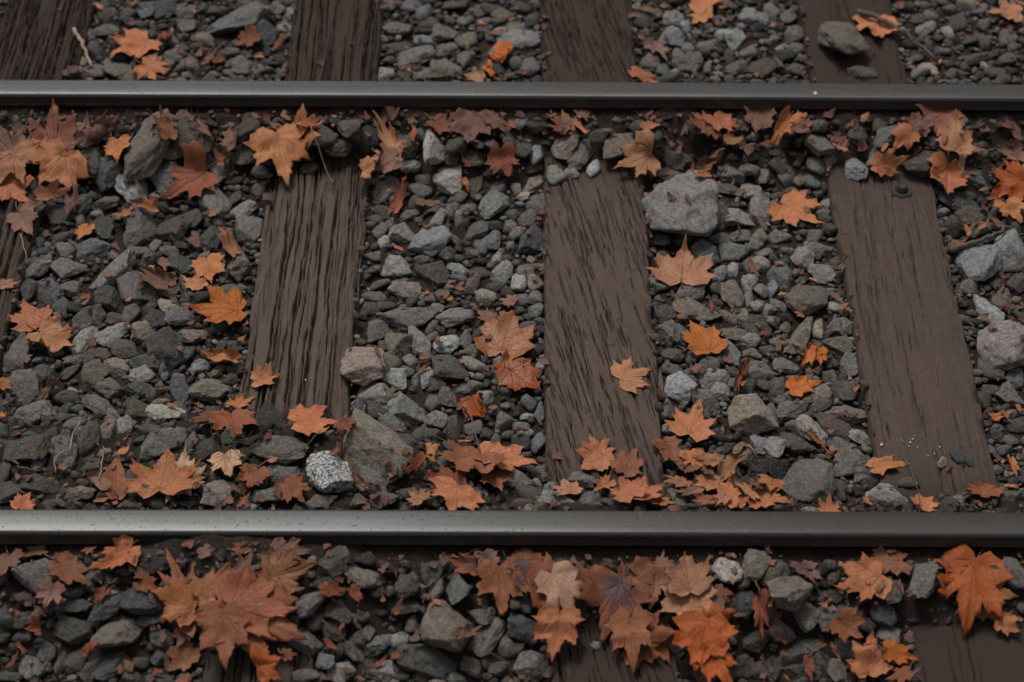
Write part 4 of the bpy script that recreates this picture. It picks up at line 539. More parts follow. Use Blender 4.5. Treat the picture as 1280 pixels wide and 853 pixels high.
# ------------------------------------------------------------------ stones
def ico(sub):
    bm = bmesh.new(); bmesh.ops.create_icosphere(bm, subdivisions=sub, radius=1)
    v = np.array([q.co[:] for q in bm.verts]); f = np.array([[q.index for q in t.verts] for t in bm.faces], np.int32); bm.free(); return v/np.linalg.norm(v, axis=1)[:, None], f
ICO = {s: ico(s) for s in (2, 3, 4, 5)}
def rock(sub, r, p=16):
    d, f = ICO[sub]; n = r.integers(7, 12)
    N = r.normal(size=(n, 3)); N /= np.linalg.norm(N, axis=1)[:, None]
    for _ in range(14):                                   # spread the facets
        for a in range(n):
            q = N[a]-N; dd = (q**2).sum(1)[:, None]+.02; N[a] += (q/dd**1.5).sum(0)*.03; N[a] /= np.linalg.norm(N[a])
    off = r.uniform(.5, 1.0, n)
    k = r.integers(5, 10); N2 = r.normal(size=(k, 3)); N2 /= np.linalg.norm(N2, axis=1)[:, None]   # small chips off the corners
    base = (np.maximum(N2@N.T/off, 1e-3)**40).sum(1)**(-1/40)
    N = np.concatenate([N, N2]); off = np.concatenate([off, base*r.uniform(.86, .99, k)])
    o = r.uniform(0, 20, 3)
    dw = d+(np.stack([vn3(d*3.1+o), vn3(d*3.1+o+5), vn3(d*3.1+o+9)], -1)-.5)*.16   # facets not quite flat
    S_ = np.maximum(dw@N.T/off, 1e-3)
    P = d*((S_**p).sum(1)**(-1/p))[:, None]
    nz = (vn3(P*3+o)-.5)*.05+(vn3(P*7+o)-.5)*.05+((vn3(P*15+o)-.5)*.045+(vn3(P*31+o)-.5)*.02 if sub > 3 else 0)
    P = P*(1+nz)[:, None]
    P -= (P.max(0)+P.min(0))/2
    P /= (P.max(0)-P.min(0))[None]/2
    return P, f
rr = np.random.default_rng(21)
PS = [(int(rr.integers(1e6)), int(rr.choice([30, 50, 80]))) for _ in range(44)]
PROTO3 = [rock(3, np.random.default_rng(a), b) for a, b in PS]
PROTO = [rock(4, np.random.default_rng(a), b) for a, b in PS]
PMESH = [mesh('ballast_stone', *rock(5, np.random.default_rng(a), b), M_STONE) for a, b in PS]
HUE = {'g': (1.06, 1.0, .935), 'b': (1.15, .98, .82), 'c': (.97, 1.0, 1.01)}
LEV = {1: .032, 2: .070, 3: .128, 4: .20, 5: .30}
st = []
for x0, y0, s, d, lab, t in rows(STONES):
    u, v, L, W, a = map(float, d[:5]); st.append((x0+u/s, y0+v/s, L/s, W/s, math.radians(a), d[5], lab))
st.sort(key=lambda q: -(q[2]*q[3])*(9 if q[6] else 1))
cph, sph = None, None
GR_V, GR_F, GR_C, gr_n = [], [], [], 0
GROW = 1.14
def place(px, py, L, W, ang, lift):
    """footprint and pose of a stone whose outline in the photograph is an ellipse"""
    P0 = un1(px, py, 0)
    z = float(np.median(hget(GB, P0[0]+np.array([0, .01, -.01, 0, 0]), P0[1]+np.array([0, 0, 0, .01, -.01]))))
    dz = (P0-CAM)@F3; sc = dz/FPX
    a, b = L/2*sc*GROW, W/2*sc*GROW
    c = .66*b
    vdir = (P0-CAM)/np.linalg.norm(P0-CAM); sp = -vdir[2]; cp = math.sqrt(1-sp*sp)
    ca, sa = math.cos(ang), math.sin(ang)
    Sxx = a*a*ca*ca+b*b*sa*sa; Syy = a*a*sa*sa+b*b*ca*ca; Sxy = (a*a-b*b)*sa*ca
    G = np.array([[Sxx, Sxy/sp], [Sxy/sp, max((Syy-cp*cp*c*c)/sp**2, b*b*.5)]])
    ev, E = np.linalg.eigh(G); A, B = math.sqrt(max(ev[1], 1e-6)), math.sqrt(max(ev[0], 1e-6))
    B = min(B, A*1.0); th = math.atan2(E[1, 1], E[0, 1])
    zc = z+c*lift
    Q = un1(px, py, zc)
    return Q, A, B, c, th
def stone_matrix(Q, A, B, c, th, r, tilt=.16):
    R = Matrix.Rotation(r.normal()*tilt, 4, 'X') @ Matrix.Rotation(r.normal()*tilt, 4, 'Y')
    fx, fy, fz = r.choice([1, -1]), r.choice([1, -1]), r.choice([1, -1])
    return Matrix.Translation(Q) @ R @ Matrix.Rotation(th, 4, 'Z') @ Matrix.Diagonal((A*fx, B*fy, c*fz*(1 if fx*fy*fz > 0 else -1) if False else c, 1))
def tint(code, r):
    l = LEV[int(code[1])]*r.uniform(.85, 1.15); return np.clip(np.array(HUE[code[0]])*l*r.uniform(.96, 1.04, 3), .01, .9)
def zone(px, py):
    xx = un1(px, py); k = [slp_u(i, xx[0], xx[1]) for i in range(4)]
    where = 'beyond the blue-edged rail' if py < 118 else ('close inside the blue-edged rail' if py < 260 else ('midway between the rails' if py < 460 else ('close inside the pitted rail' if py < 655 else 'in front of the pitted rail')))
    for i in range(4):
        if abs(k[i]) < SLP[i][2]*.5: return where, f'on the {NAMES[i]} sleeper'
    if k[3] > 0: return where, 'past the smooth sleeper'
    for i in range(3):
        if k[i] > 0 and k[i+1] < 0: return where, f'amid {NAMES[i]} and {NAMES[i+1]} sleepers'
    return where, 'before the furrowed sleeper'
TONE = {1: 'blackish', 2: 'dark', 3: 'mid-tone', 4: 'light', 5: 'pale'}; HN = {'g': 'grey', 'b': 'brownish', 'c': 'bluish-grey'}
n_thing = 0
for idx, (px, py, L, W, ang, code, lab) in enumerate(st):
    r = np.random.default_rng(1000+idx)
    GROW = 1.24 if L*W > 3000 else 1.14
    Q, A, B, c, th = place(px, py, L, W, ang, .8 if L*W > 2400 else .45)
    M4 = stone_matrix(Q, A, B, c, th, r)
    pi = int(r.integers(len(PROTO))) if not lab.startswith('huge') else 11
    P, f = PROTO[pi]
    m3 = np.array(M4); Wd = P@m3[:3, :3].T+m3[:3, 3]
    splat(Wd)
    dx = AX-Q[0]; dy = AY-Q[1]
    i0, i1 = np.clip(int((Q[0]-A-HX0)/HS), 0, NX), np.clip(int((Q[0]+A-HX0)/HS)+2, 0, NX)
    j0, j1 = np.clip(int((Q[1]-A-HY0)/HS), 0, NY), np.clip(int((Q[1]+A-HY0)/HS)+2, 0, NY)
    sx = AX[i0:i1, j0:j1]-Q[0]; sy = AY[i0:i1, j0:j1]-Q[1]
    e = ((sx*math.cos(th)+sy*math.sin(th))/A)**2+((-sx*math.sin(th)+sy*math.cos(th))/B)**2
    OCC[i0:i1, j0:j1] |= e < .85
    t = tint(code, r)
    if n_thing < 300:
        n_thing += 1
        o = link('ballast_stone', PMESH[pi]); o.matrix_world = M4; o.color = (*t, 1)
        if lab and 'granite' in lab and 'white-speckled' in lab or (lab and 'layered stone' in lab):
            o.data = PMESH[pi].copy(); o.data.materials.clear(); o.data.materials.append(M_GRANITE if 'granite' in lab else M_BAND)
        if lab: tag(o, lab, 'stone', 'individual ballast stones of the track bed')
        else:
            wh, zn = zone(px, py); size = 'sizeable' if L*W > 1100 else ('medium' if L*W > 560 else 'small')
            shp = 'elongated' if L/W > 1.55 else ('roundish' if L/W < 1.22 else 'chunky')
            g = f'{size} {shp} {TONE[int(code[1])]} {HN[code[0]]} stone {zn}, {wh}'
            tag(o, g, 'stone', g.replace(' stone ', ' stones '))
    else:
        P, f = PROTO3[pi]; Wd = P@m3[:3, :3].T+m3[:3, 3]
        GR_V.append(Wd); GR_F.append(f+gr_n); GR_C.append(np.repeat(t[None], len(Wd), 0)); gr_n += len(Wd)

# fill: small stones of the bed, one piece of stuff
SM = [rock(3, rr, 30) for _ in range(30)]; XS_ = [rock(2, rr, 30) for _ in range(16)]
cand = []
for rad, n in ((.026, 900), (.020, 1800), (.015, 6000), (.0105, 14000), (.007, 20000), (.0045, 9000)):
    n = int(n*1.9); cand.append(np.stack([rng.uniform(-2.25, 2.25, n), rng.uniform(-1.25, 2.95, n), rad*rng.uniform(.8, 1.25, n)], -1))
cand = np.concatenate(cand)
px, py = proj(np.concatenate([cand[:, :2], np.zeros((len(cand), 1))], 1))
inner = (px > -130) & (px < 1410) & (py > -130) & (py < 980)
cand = cand[inner | ((cand[:, 2] > .0095) & (px > -500) & (px < 1780) & (py > -380) & (py < 1250))]
nf = 0
for x, y, r_ in cand:
    a = r_*rng.uniform(1.0, 1.5); b = r_*rng.uniform(.75, 1.0)
    i = int((x-HX0)/HS); j = int((y-HY0)/HS); k = max(1, int(a*.85/HS))
    if OCC[max(i-k, 0):i+k+1, max(j-k, 0):j+k+1].mean() > (.2 if r_ > .009 else .3): continue
    dirty = GB[i, j] > -.012                               # earth banks by the rails: mostly soil and scraps
    if dirty and rng.random() < .2: 
        continue
    th = rng.uniform(0, math.pi); kk = int(a/HS)+1
    i0, i1, j0, j1 = max(i-kk, 0), i+kk+1, max(j-kk, 0), j+kk+1
    sx = AX[i0:i1, j0:j1]-x; sy = AY[i0:i1, j0:j1]-y
    OCC[i0:i1, j0:j1] |= ((sx*math.cos(th)+sy*math.sin(th))/a)**2+((-sx*math.sin(th)+sy*math.cos(th))/b)**2 < .8
    ppx, ppy = proj(np.array([[x, y, 0]]))
    P, f = (SM[rng.integers(len(SM))] if r_ > .0135 and -60 < ppx[0] < 1340 and -60 < ppy[0] < 913 else XS_[rng.integers(len(XS_))])
    c = b*rng.uniform(.6, .85)
    m3 = np.array(Matrix.Translation((x, y, GB[i, j]+c*rng.uniform(.1, .5)+(.004 if not dirty else 0))) @ Matrix.Rotation(rng.normal()*.3, 4, 'X') @ Matrix.Rotation(th, 4, 'Z') @ Matrix.Diagonal((a, b, c, 1)))
    Wd = P@m3[:3, :3].T+m3[:3, 3]; splat(Wd)
    ppx, ppy = proj(np.array([[x, y, 0]]))
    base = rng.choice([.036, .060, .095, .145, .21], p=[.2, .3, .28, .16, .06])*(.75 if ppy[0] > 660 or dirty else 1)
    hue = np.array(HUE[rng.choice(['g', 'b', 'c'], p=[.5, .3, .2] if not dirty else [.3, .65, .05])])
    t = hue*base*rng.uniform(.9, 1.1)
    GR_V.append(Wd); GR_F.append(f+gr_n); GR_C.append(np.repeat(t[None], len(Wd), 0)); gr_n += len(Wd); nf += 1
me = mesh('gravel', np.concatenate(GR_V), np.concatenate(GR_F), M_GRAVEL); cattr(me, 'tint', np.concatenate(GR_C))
tag(link('gravel', me), kind='stuff', label='small grey crushed stones filling the bed between the larger ballast stones')
print('TRIS', len(me.polygons), 'stones', n_thing, 'fill', nf, 'gravel tris', len(me.polygons))

# ------------------------------------------------------------------ height field for draping
def mx3(A):
    B = A.copy()
    for ax in (0, 1): B = np.maximum(B, np.maximum(np.roll(B, 1, ax), np.roll(B, -1, ax)))
    return B
def bl3(A):
    for ax in (0, 1): A = .25*np.roll(A, 1, ax)+.5*A+.25*np.roll(A, -1, ax)
    return A
HD = mx3(H)
for _ in range(2): HD = bl3(mx3(HD)) if _ == 0 else bl3(HD)

# ------------------------------------------------------------------ leaf litter scraps (stuff)
LC = {'o': (.43, .168, .074), 'y': (.48, .145, .026), 't': (.38, .182, .100), 'b': (.25, .098, .054), 'r': (.24, .078, .038), 'p': (.20, .105, .078), 'w': (.48, .31, .21), 'm': (.30, .112, .055), 'd': (.335, .082, .019), 'k': (.37, .225, .15)}
LV, LF, LCc, ln = [], [], [], 0
def scrap(x, y, size, col, r, lift=.002):
    n = r.integers(8, 14); an = np.sort(r.uniform(0, 2*math.pi, n)); ra = size*r.uniform(.35, 1.0, n)
    px = np.concatenate([[0], ra*np.cos(an)*r.uniform(.5, 1)]); py = np.concatenate([[0], ra*np.sin(an)])
    th = r.uniform(0, 6.28); k = r.normal()*22; z = k*px*px+r.normal()*.3*py+r.normal(size=n+1)*size*.12
    X = x+px*math.cos(th)-py*math.sin(th); Y = y+px*math.sin(th)+py*math.cos(th)
    hz = hget(HD, X, Y); Z = np.maximum(hz.mean()+z-z.min()*.6, hz)+lift
    f = np.array([[0, 1+i, 1+(i+1) % n] for i in range(n)])
    return np.stack([X, Y, Z], -1), f
lr = np.random.default_rng(77)
N = 9500
xx = lr.uniform(-1.6, 1.6, N); yy = lr.uniform(-.7, 2.3, N)
for x, y in zip(xx, yy):
    if any(abs(y-(yc+x*math.tan(tn))) < .05 for yc, tn in RAILS): continue
    px, py = proj(np.array([[x, y, 0]])); px, py = px[0], py[0]
    if not (-120 < px < 1400 and -120 < py < 970): continue
    gb = hget(GB, x, y)[0]; i, j = hidx(np.array([x]), np.array([y]))
    dens = .16+.75*sstep(-.025, .01, gb)+.35*fbm(np.array([x*4.0]), np.array([y*4.0+9]), 2)[0]*(1.0 if px > 850 or py > 660 else .6)
    if ON[i[0], j[0]]: dens = .012
    if lr.random() > dens: continue
    if hget(H, x, y)[0]-gb > .024 and lr.random() < .85: continue
    if 255 < py < 640 and gb > -.012 and lr.random() < .5: continue
    near_rail = gb > -.012
    size = (.004+.016*lr.random()**2)*(1.45 if near_rail and py < 255 else 1.05)
    key = lr.choice(list('obrptb'), p=[.08, .28, .10, .36, .08, .10]); col = np.array(LC[key])*lr.uniform(.35, .85); col = col*.8+col.mean()*.2
    v, f = scrap(x, y, size, col, lr)
    LV.append(v); LF.append(f+ln); LCc.append(np.repeat(col[None], len(v), 0)); ln += len(v)
me = mesh('leaf_litter', np.concatenate(LV), np.concatenate(LF), M_LITTER); cattr(me, 'tint', np.concatenate(LCc))
tag(link('leaf_litter', me), kind='stuff', label='crumbled brown leaf scraps scattered among the stones and along the rails')

# ------------------------------------------------------------------ leaves
OUT = np.array([(0, 1.0), (.075, .84), (.16, .78), (.15, .67), (.215, .61), (.205, .535), (.27, .55), (.36, .6), (.41, .585), (.58, .66), (.53, .5), (.62, .42), (.52, .335), (.455, .275),
                (.52, .225), (.72, .14), (.56, .06), (.52, -.07), (.40, -.10), (.24, -.17), (.08, -.09), (0, -.03)])
RAYS = np.radians([0, 41.3, 79.0])
def leaf_mesh(r, deep, oval=False):
    """unit leaf lying in xy, stalk joint at the origin, tip at +y; rings of an outline"""
    def side():
        p = OUT.copy()
        if oval:
            p = np.array([(0, .95), (.12, .86), (.24, .74), (.33, .6), (.4, .45), (.42, .3), (.4, .16), (.34, .04), (.22, -.05), (.1, -.07), (0, -.03)])
        p = p+r.normal(size=p.shape)*.016*np.array([1, 1]); p[0, 0] = 0; p[-1] = (0, -.03)
        a = np.arctan2(p[:, 0], p[:, 1]); ra = np.hypot(p[:, 0], p[:, 1])
        a = np.maximum.accumulate(np.clip(a, 0, math.pi)+np.arange(len(a))*1e-4); a[-1] = math.pi
        # deeper or shallower bays
        lobes = np.interp(a, [0, .72, 1.38, 2.2, math.pi], [1.0, .86, .73, .3, .1])
        ra = lobes*(ra/lobes)**deep
        ra *= 1+.10*np.sin(a*2+r.uniform(0, 6))*r.uniform(0, 1)
        aa = []
        for q in range(len(a)-1): aa += [a[q], a[q]*.5+a[q+1]*.5]
        aa = np.array(aa+[math.pi]); rad = np.interp(aa, a, ra)*(1+r.normal(size=len(aa))*.012)
        # straight edges rather than polar arcs
        P = np.stack([np.interp(aa, a, ra*np.sin(a)), np.interp(aa, a, ra*np.cos(a))], -1)
        rad = np.hypot(P[:, 0], P[:, 1])*(1+r.normal(size=len(aa))*.012)
        an = np.arctan2(P[:, 0], P[:, 1]); an[-1] = math.pi; an = np.maximum.accumulate(an+np.arange(len(an))*1e-5)
        return an, rad
    a1, r1 = side(); a2, r2 = side(); r2[0] = r1[0]; r2[-1] = r1[-1]
    an = np.concatenate([a1, -a2[-2:0:-1]]); ra = np.concatenate([r1, r2[-2:0:-1]])
    T = np.array([.09, .22, .36, .5, .63, .75, .86, .94, 1.0])
    n = len(an); k = len(T)
    x = (T[:, None]*ra*np.sin(an)).ravel(); y = (T[:, None]*ra*np.cos(an)).ravel()
    v = np.concatenate([[[0, 0]], np.stack([x, y], -1)])
    rim = np.concatenate([[0], np.repeat(T, n)])
    ang = np.abs(np.arctan2(v[:, 0], v[:, 1])); rad = np.hypot(v[:, 0], v[:, 1])
    q = np.abs(ang[:, None]-RAYS[None]); j = q.argmin(1); dq = np.minimum(q.min(1), 1.2)
    along = rad*np.cos(dq); across = rad*np.sin(dq)
    i = 1+np.arange(n*k).reshape(k, n); ii = np.roll(i, -1, 1)
    f = [(0, int(ii[0, c]), int(i[0, c])) for c in range(n)]
    f += np.stack([i[:-1], ii[:-1], ii[1:], i[1:]], -1).reshape(-1, 4).tolist()
    return v, f, rim, along, across, rad, ang
GY_ = {}
n_leaf = 0
stalks = 0
for li, (x0, y0, s, d, lab, tl) in enumerate(rows(LEAVES)):
    r = np.random.default_rng(500+li)
    bu, bv, tu, tv, wsc = map(float, d[:5]); col = np.array(LC[d[5]]); curl = int(d[6])
    bqx, bqy, tqx, tqy = x0+bu/s, y0+bv/s, x0+tu/s, y0+tv/s
    zl = .0
    for _ in range(3):
        Bp = un1(bqx, bqy, zl); Tp = un1(tqx, tqy, zl)
        mid = (Bp+Tp)/2; zl = float(hget(HD, mid[0]+np.linspace(-.02, .02, 9), mid[1]+np.linspace(-.02, .02, 9)).max())
    dv = Tp[:2]-Bp[:2]; wsc *= .9-.24*abs(tqy-bqy)/math.hypot(tqx-bqx, tqy-bqy); L = np.hypot(*dv); dv = dv/L; ex = np.array([dv[1], -dv[0]])
    frag = not lab
    oval = 'oval leaf' in lab
    v, f, rim, along, across, rad, ang = leaf_mesh(r, r.uniform(.7, 1.2), oval)
    if frag:                                              # a torn piece of a blade
        ca = np.array([v[list(q)].mean(0) for q in f]); cen = np.array([r.uniform(-.15, .15), r.uniform(.15, .4)])
        keep = np.ones(len(f), bool)
        for _ in range(3):
            an_ = r.uniform(0, 6.28); nrm = np.array([math.cos(an_), math.sin(an_)]); tn_ = np.array([-nrm[1], nrm[0]]); q = ca-cen
            keep &= q@nrm < r.uniform(.12, .34)+.12*(vn(q@tn_*7+li, q@tn_*0+li)-.5)+.05*(vn(q@tn_*25+li, q@tn_*0)-.5)
        f = [f[q] for q in np.nonzero(keep)[0]]; us_ = np.unique(np.concatenate([np.array(q) for q in f])); mp = np.full(len(v), -1); mp[us_] = np.arange(len(us_))
        f = [tuple(int(mp[a]) for a in q) for q in f]
        v, rim, along, across, rad, ang = v[us_], rim[us_], along[us_], across[us_], rad[us_], ang[us_]
        v = v-np.array([v[:, 0].mean(), v[:, 1].min()]); v = v/(v[:, 1].max()+1e-6); v[:, 0] *= .62/max(np.abs(v[:, 0]).max(), .3)
    # local shape
    X = v[:, 0]*wsc; Yl = v[:, 1].copy()
    amp = [.07, .14, .24, .24][curl]
    z = amp*r.uniform(.5, 1.3)*rad**2.2*(1 if r.random() < .72 else -.6)
    z += .10*amp/.1*np.sin(ang*r.choice([2, 3])+r.uniform(0, 6))*rad**1.5*r.uniform(.2, .6)
    z += (vn3(np.stack([X*5+li, Yl*5, X*0+li*1.7], -1))-.5)*.10*(.5+rad)*(1+.6*curl)
    z -= .012*np.exp(-(across/.03)**2)*(along > 0)*np.clip(1-along, .2, 1)
    z += (vn(ang*2.3+li*3.1, np.sign(v[:, 0])*2+7+rad*0)-.35)*.17*rim**3*rad*(1 if curl else .55)
    z += abs(X)*r.uniform(-.05, .2)*(1 if curl < 2 else 1.6)
    if curl == 3 or (curl == 2 and r.random() < .75):
        # roll part of the blade over about an axis in its plane
        phi = r.uniform(0, math.pi) if curl == 3 else r.uniform(-.6, .6); ca, sa = math.cos(phi), math.sin(phi)
        p = X*ca+Yl*sa; q = -X*sa+Yl*ca; lo = p.min(); p0 = lo+(p.max()-lo)*(.42 if curl == 3 else .6)
        R = r.uniform(.13, .2) if curl == 3 else r.uniform(.28, .45); over = np.maximum(p-p0, 0); mx = 2.6 if curl == 3 else 1.7
        th = np.minimum(over/R, mx); ext_ = np.maximum(over-R*mx, 0)
        p2 = np.where(over > 0, p0+(R-z)*np.sin(th)+ext_*np.cos(th), p); z = np.where(over > 0, R-(R-z)*np.cos(th)+ext_*np.sin(th), z)
        X = p2*ca-q*sa; Yl = p2*sa+q*ca
    X *= L; Yl *= L; z *= L
    wx = Bp[0]+X*ex[0]+Yl*dv[0]; wy = Bp[1]+X*ex[1]+Yl*dv[1]
    i0, j0 = hidx(np.array([wx.min()]), np.array([wy.min()])); i1, j1 = hidx(np.array([wx.max()]), np.array([wy.max()]))
    i0, j0, i1, j1 = max(i0[0]-12, 0), max(j0[0]-12, 0), i1[0]+13, j1[0]+13
    loc = mx3(HD[i0:i1, j0:j1])
    for _ in range(9): loc = bl3(loc)
    loc = np.maximum(loc, HD[i0:i1, j0:j1]-.006); loc = bl3(bl3(loc))
    gx = np.clip((wx-HX0)/HS-.5-i0, 0, loc.shape[0]-1.01); gy = np.clip((wy-HY0)/HS-.5-j0, 0, loc.shape[1]-1.01)
    ix, iy = gx.astype(int), gy.astype(int); fx, fy = gx-ix, gy-iy
    hz = (loc[ix, iy]*(1-fx)+loc[ix+1, iy]*fx)*(1-fy)+(loc[ix, iy+1]*(1-fx)+loc[ix+1, iy+1]*fx)*fy
    # rest on a tilted plane fitted to what lies below
    A_ = np.stack([wx-mid[0], wy-mid[1], np.ones_like(wx)], -1); co = np.linalg.lstsq(A_, hz, rcond=None)[0]
    sl = np.hypot(co[0], co[1]); 
    if sl > .35: co[:2] *= .35/sl
    pl = A_[:, :2]@co[:2]; res = hz-pl; pl = pl+np.quantile(res, .62)
    Z = pl+z-np.quantile(z, .3)
    floor_ = hz+.0015
    dlt = Z-floor_; Z = floor_+np.where(dlt > .004, dlt, .004*np.exp(np.clip(dlt/.004-1, -8, 0)))
    P = np.stack([wx, wy, Z], -1)
    name = 'leaf_fragment' if frag else 'maple_leaf'
    org = P[0].copy()
    me = mesh(name, P-org, f, M_LEAF); fattr(me, 'along', along); fattr(me, 'across', across); fattr(me, 'rim', rim)
    o = link(name, me); o.location = org
    md = o.modifiers.new('thickness', 'SOLIDIFY'); md.thickness = .0007; md.offset = 1
    cc = col*(.8 if 'glossy' in lab else 1)*r.uniform(.78, 1.15)*(1+r.normal(size=3)*np.array([.03, .035, .06]))
    o.color = (*np.clip(cc, .01, .9), 1)
    o['vein_strength'] = .95 if 'veins' in lab else float(r.uniform(.2, .5)); o['purple'] = .9 if 'purpl' in lab or 'dark-centred' in lab else 0.0
    o['rough'] = .42 if 'glossy' in lab else float(r.uniform(.55, .75))
    if lab: tag(o, lab, 'leaf', 'fallen maple leaves on the track')
    else:
        wh, zn = zone(tqx, tqy); CN = {'o': 'orange', 'y': 'bright orange', 't': 'tan', 'b': 'brown', 'r': 'rust-red', 'p': 'pinkish-brown', 'w': 'pale'}
        g = f'small {CN[d[5]]} leaf fragment {zn}, {wh}'; tag(o, g, 'leaf fragment', g.replace('fragment', 'fragments', 1))
    splat_p = P; ii, jj = hidx(P[:, 0], P[:, 1]); zz = np.minimum(P[:, 2], hz+.012)+.0012
    np.maximum.at(HD, (ii, jj), zz)
    # fill between the vertices of the raised field
    a0, a1, b0, b1 = max(ii.min()-2, 0), ii.max()+3, max(jj.min()-2, 0), jj.max()+3
    HD[a0:a1, b0:b1] = np.maximum(HD[a0:a1, b0:b1], bl3(mx3(HD[a0:a1, b0:b1]))) if not frag else HD[a0:a1, b0:b1]
    # stalk
    stem = 'stem' in lab or 'stalk' in lab or (lab and not frag and r.random() < .35)
    if stem:
        if 'upright stem' in lab: e = un1(960+1100/4, 640+145/4, .0)+np.array([0, -.03, .075]); ts = np.linspace(0, 1, 7); pts = P[0]+ts[:, None]*(un1(960+1100/4, 640+145/4, .06)-P[0])
        else:
            if 'long pale stem' in lab: tgt = un1(320+1075/4, 470+200/4, .02)
            elif 'dull tan leaf with a stem' in lab: tgt = un1(640+855/4, 290+285/4, .01)
            elif 'lone' in lab or 'lying alone' in lab: tgt = un1(640+468/4, 290+748/4, .01)
            elif 'bold dark veins' in lab: tgt = un1(330, 365, .02)
            else: tgt = np.append(Bp[:2]-dv*L*r.uniform(.3, .6)+ex*r.normal()*.01, 0); tgt[2] = hget(HD, tgt[0], tgt[1])[0]+.002
            ts = np.linspace(0, 1, 9); pts = P[0]+ts[:, None]*(tgt-P[0]); pts[:, 0] += ex[0]*.006*np.sin(ts*3.1)*r.normal(); pts[:, 1] += ex[1]*.006*np.sin(ts*3.1)
            pts[:, 2] = np.maximum(pts[:, 2], hget(HD, pts[:, 0], pts[:, 1])+.0012)
            for _ in range(2): pts[1:-1, 2] = np.maximum(pts[1:-1, 2], (pts[:-2, 2]+pts[2:, 2])/2)
        pts[0] = P[0]+np.array([0, 0, .0005])
        tvv, tf = tube(pts-org, np.linspace(.0011, .0016, len(pts)))
        link('petiole', mesh('petiole', tvv, tf, M_STALK), o); stalks += 1
    n_leaf += 1
print('leaves', n_leaf, 'stalks', stalks)

# ------------------------------------------------------------------ twigs, grass, small marks
def twig(pxs, rad, mat, label, name='twig', lift=.004, cat='twig', kink=.004):
    P = np.array([un1(a, b, .01) for a, b in pxs]); t = np.linspace(0, 1, 14)
    s_ = np.linspace(0, 1, len(P)); Q = np.stack([np.interp(t, s_, P[:, i]) for i in range(3)], -1)
    r = np.random.default_rng(len(label)); Q[:, :2] += r.normal(size=(14, 2))*kink
    Q[:, 2] = hget(HD, Q[:, 0], Q[:, 1])+lift
    base = np.polyval(np.polyfit(t, Q[:, 2], 2), t); Q[:, 2] = np.maximum(Q[:, 2]*.4+base*.6, base)+rad*.5
    v, f = tube(Q-Q[0], np.linspace(rad, rad*.55, 14)*(1+r.normal(size=14)*.1), 8)
    o = link(name, mesh(name, v, f, mat)); o.location = Q[0]; tag(o, label, cat); return o
twig([(1073, 17), (1108, 32), (1172, 70)], .0095, M_TWIG, 'thick dark stick lying across the smooth sleeper beyond the blue-edged rail')
twig([(94, 38), (103, 58), (113, 76)], .006, M_TWIGP, 'short pale broken stick beside the furrowed sleeper beyond the blue-edged rail')
twig([(1190, 311), (1225, 298), (1262, 284)], .008, M_TWIG, 'dark twig lying behind pale stones past the smooth sleeper')
twig([(392, 198), (405, 212), (416, 226)], .0016, M_TWIGP, 'thin pale straw beside the orange leaf pair at the cracked sleeper', kink=.001)
twig([(434, 284), (458, 270), (478, 257)], .0013, M_TWIG, 'thin dark stalk over the cracked sleeper edge beside pale stones', kink=.001)
twig([(441, 532), (449, 518), (456, 506)], .0014, M_TWIGP, 'thin pale straw above the broad brown slab', kink=.001)
twig([(324, 580), (360, 584), (385, 573), (402, 553)], .0016, M_GRASS, 'green grass stem curving over the grey oval stone', kink=.001)
twig([(527, 539), (570, 546), (625, 549)], .0013, M_GRASS, 'thin grass stem running under the cupped rust leaf', kink=.001)
twig([(26, 292), (32, 316), (33, 325)], .0012, M_TWIGP, 'thin curved straw on the furrowed sleeper', kink=.001)
twig([(74, 600), (72, 590), (92, 574), (97, 540), (104, 530)], .0016, M_TWIGP, 'branched dry root strand near the rail by the furrowed sleeper', kink=.003)
twig([(20, 590), (40, 598), (70, 597)], .0025, M_TWIG, 'dark dry root strand on a hollow stone near the pitted rail', kink=.003)
twig([(128, 615), (130, 590), (133, 570)], .0014, M_TWIGP, 'upright thin straw beside the brown oval leaf', kink=.002)
twig([(528, 752), (530, 770), (533, 738)], .0014, M_TWIG, 'thin dark stalk beside the large diamond-shaped stone', kink=.002)
twig([(405, 790), (440, 808), (470, 838)], .0014, M_TWIG, 'thin dark stalk over stones at the bottom edge', kink=.003)
twig([(612, 812), (628, 815), (640, 830)], .0012, M_TWIG, 'thin stalk across the striped stone in front of rail', kink=.002)
twig([(1128, 560), (1150, 640), (1128, 700)], .0013, M_TWIG, 'long thin dark stalk beside the smooth sleeper in front of rail', kink=.002)
gv, gf, gn = [], [], 0
gr = np.random.default_rng(9)
def strands(cx, cy, n, sx, sy, lo, hi, rad):
    global gn
    for _ in range(n):
        a = un1(cx+gr.normal()*sx, cy+gr.normal()*sy, .0); an = gr.uniform(0, 6.28); ln_ = gr.uniform(lo, hi)
        t = np.linspace(0, 1, 6); q = a+np.stack([t*ln_*math.cos(an), t*ln_*math.sin(an), t*0], -1); bend = gr.normal()*.25*ln_
        q[:, 0] -= math.sin(an)*bend*t*t; q[:, 1] += math.cos(an)*bend*t*t
        q[:, 2] = hget(HD, q[:, 0], q[:, 1])+.002; q[:, 2] = .5*q[:, 2]+.5*np.polyval(np.polyfit(t, q[:, 2], 1), t)+.002+.15*ln_*t*(1-t)
        v, f = tube(q, np.linspace(rad, rad*.4, 6), 3)
        gv.append(v); gf.extend([tuple(i+gn for i in ff) for ff in f]); gn += len(v)
strands(290, 570, 42, 22, 12, .03, .09, .0008); strands(20, 505, 14, 18, 10, .02, .07, .0007); strands(495, 365, 10, 8, 8, .015, .04, .0007)
o = link('grass', mesh('grass', np.concatenate(gv), gf, M_GRASS)); tag(o, 'thin dry green grass wisps beside the small pale cream leaf', kind='stuff')
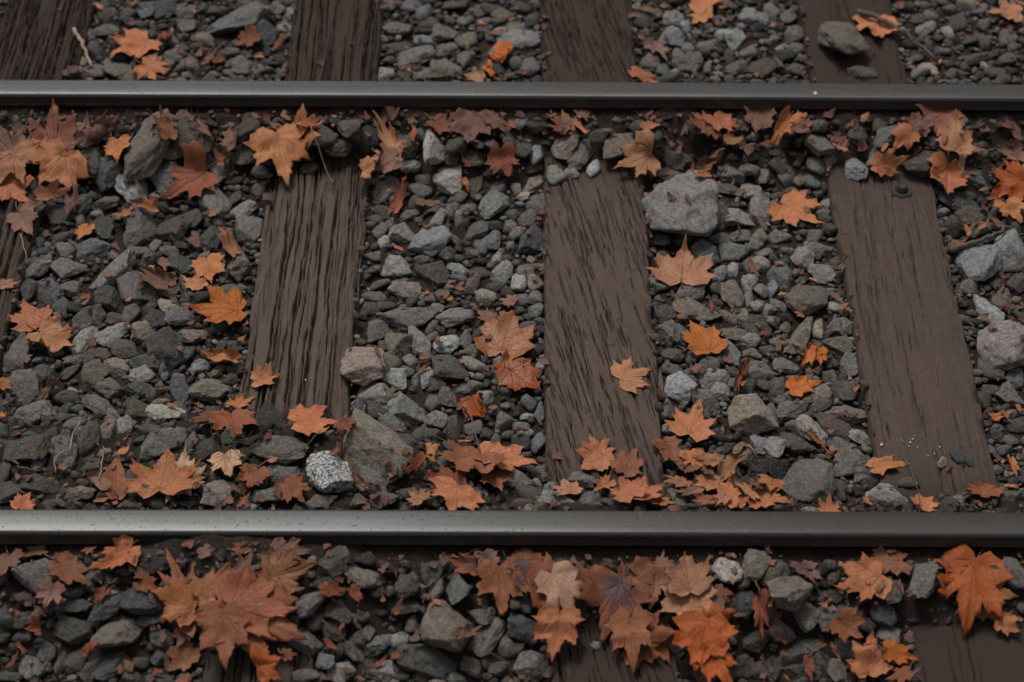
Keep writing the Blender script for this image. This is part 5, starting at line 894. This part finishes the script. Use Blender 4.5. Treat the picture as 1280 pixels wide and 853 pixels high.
gv, gf, gn = [], [], 0
for cx, cy, n in ((640, 165, 60), (200, 160, 40), (1000, 160, 40), (330, 240, 25), (120, 560, 30), (880, 590, 30), (1150, 620, 25), (500, 720, 30), (200, 760, 25), (1000, 770, 25), (640, 400, 30), (950, 350, 25), (1210, 380, 15)):
    strands(cx, cy, n, 130, 25, .015, .06, .0007)
o = link('twig_litter', mesh('twig_litter', np.concatenate(gv), gf, M_TWIG)); tag(o, 'fine broken stalks and needles strewn over the stones', kind='stuff')
# pale splashes on the smooth sleeper, a yellow chip on the far rail, a smear on the near rail
def splash(pts, z, mat, name, label, cat=None, parent=None, kind=None, th=.0008):
    vs, fs = [], []; r = np.random.default_rng(len(label))
    for px, py, rad in pts:
        c = un1(px, py, z); zz = max(z, hget(GB, c[0], c[1])[0]) if z < .05 else z
        n = 9; an = np.linspace(0, 6.28, n, endpoint=False); ra = rad*r.uniform(.5, 1.1, n); k = len(vs)
        for j in range(n): vs.append((c[0]+ra[j]*math.cos(an[j]), c[1]+ra[j]*math.sin(an[j])*1.2, zz+.0004))
        vs.append((c[0], c[1], zz+th*2)); fs += [(k+j, k+(j+1) % n, k+n) for j in range(n)]
    vs = np.array(vs); o0 = vs[0].copy() if parent is None else np.array(parent.location)
    o = link(name, mesh(name, vs-o0, fs, mat), parent)
    if parent is None: o.location = o0
    if label: o['label'] = label
    if cat: o['category'] = cat
    if kind: o['kind'] = kind
    return o
splash([(1102, 556, .0045), (1128, 551, .002), (1138, 553, .003), (1141, 549, .0025), (1136, 558, .002), (1147, 559, .002), (1175, 559, .0025), (1160, 570, .002), (1168, 567, .0025), (1126, 549, .0015), (1143, 545, .0015)],
       .004, M_WHITE, 'white_specks', 'white splashes on the sleeper top', parent=SMOOTH)
splash([(382, 475, .0025), (389, 472, .0012)], .004, M_WHITE, 'white_specks', 'tiny white marks', parent=None, kind='stuff')
M_YEL = plain('yellow_scrap', (.5, .33, .16), (.62, .42, .22), 200)
splash([(1019, 117, .008)], ZT+.0012, M_YEL, 'leaf_fragment', 'tiny yellow leaf chip lying on top of the blue-edged rail', cat='leaf fragment', th=.002)
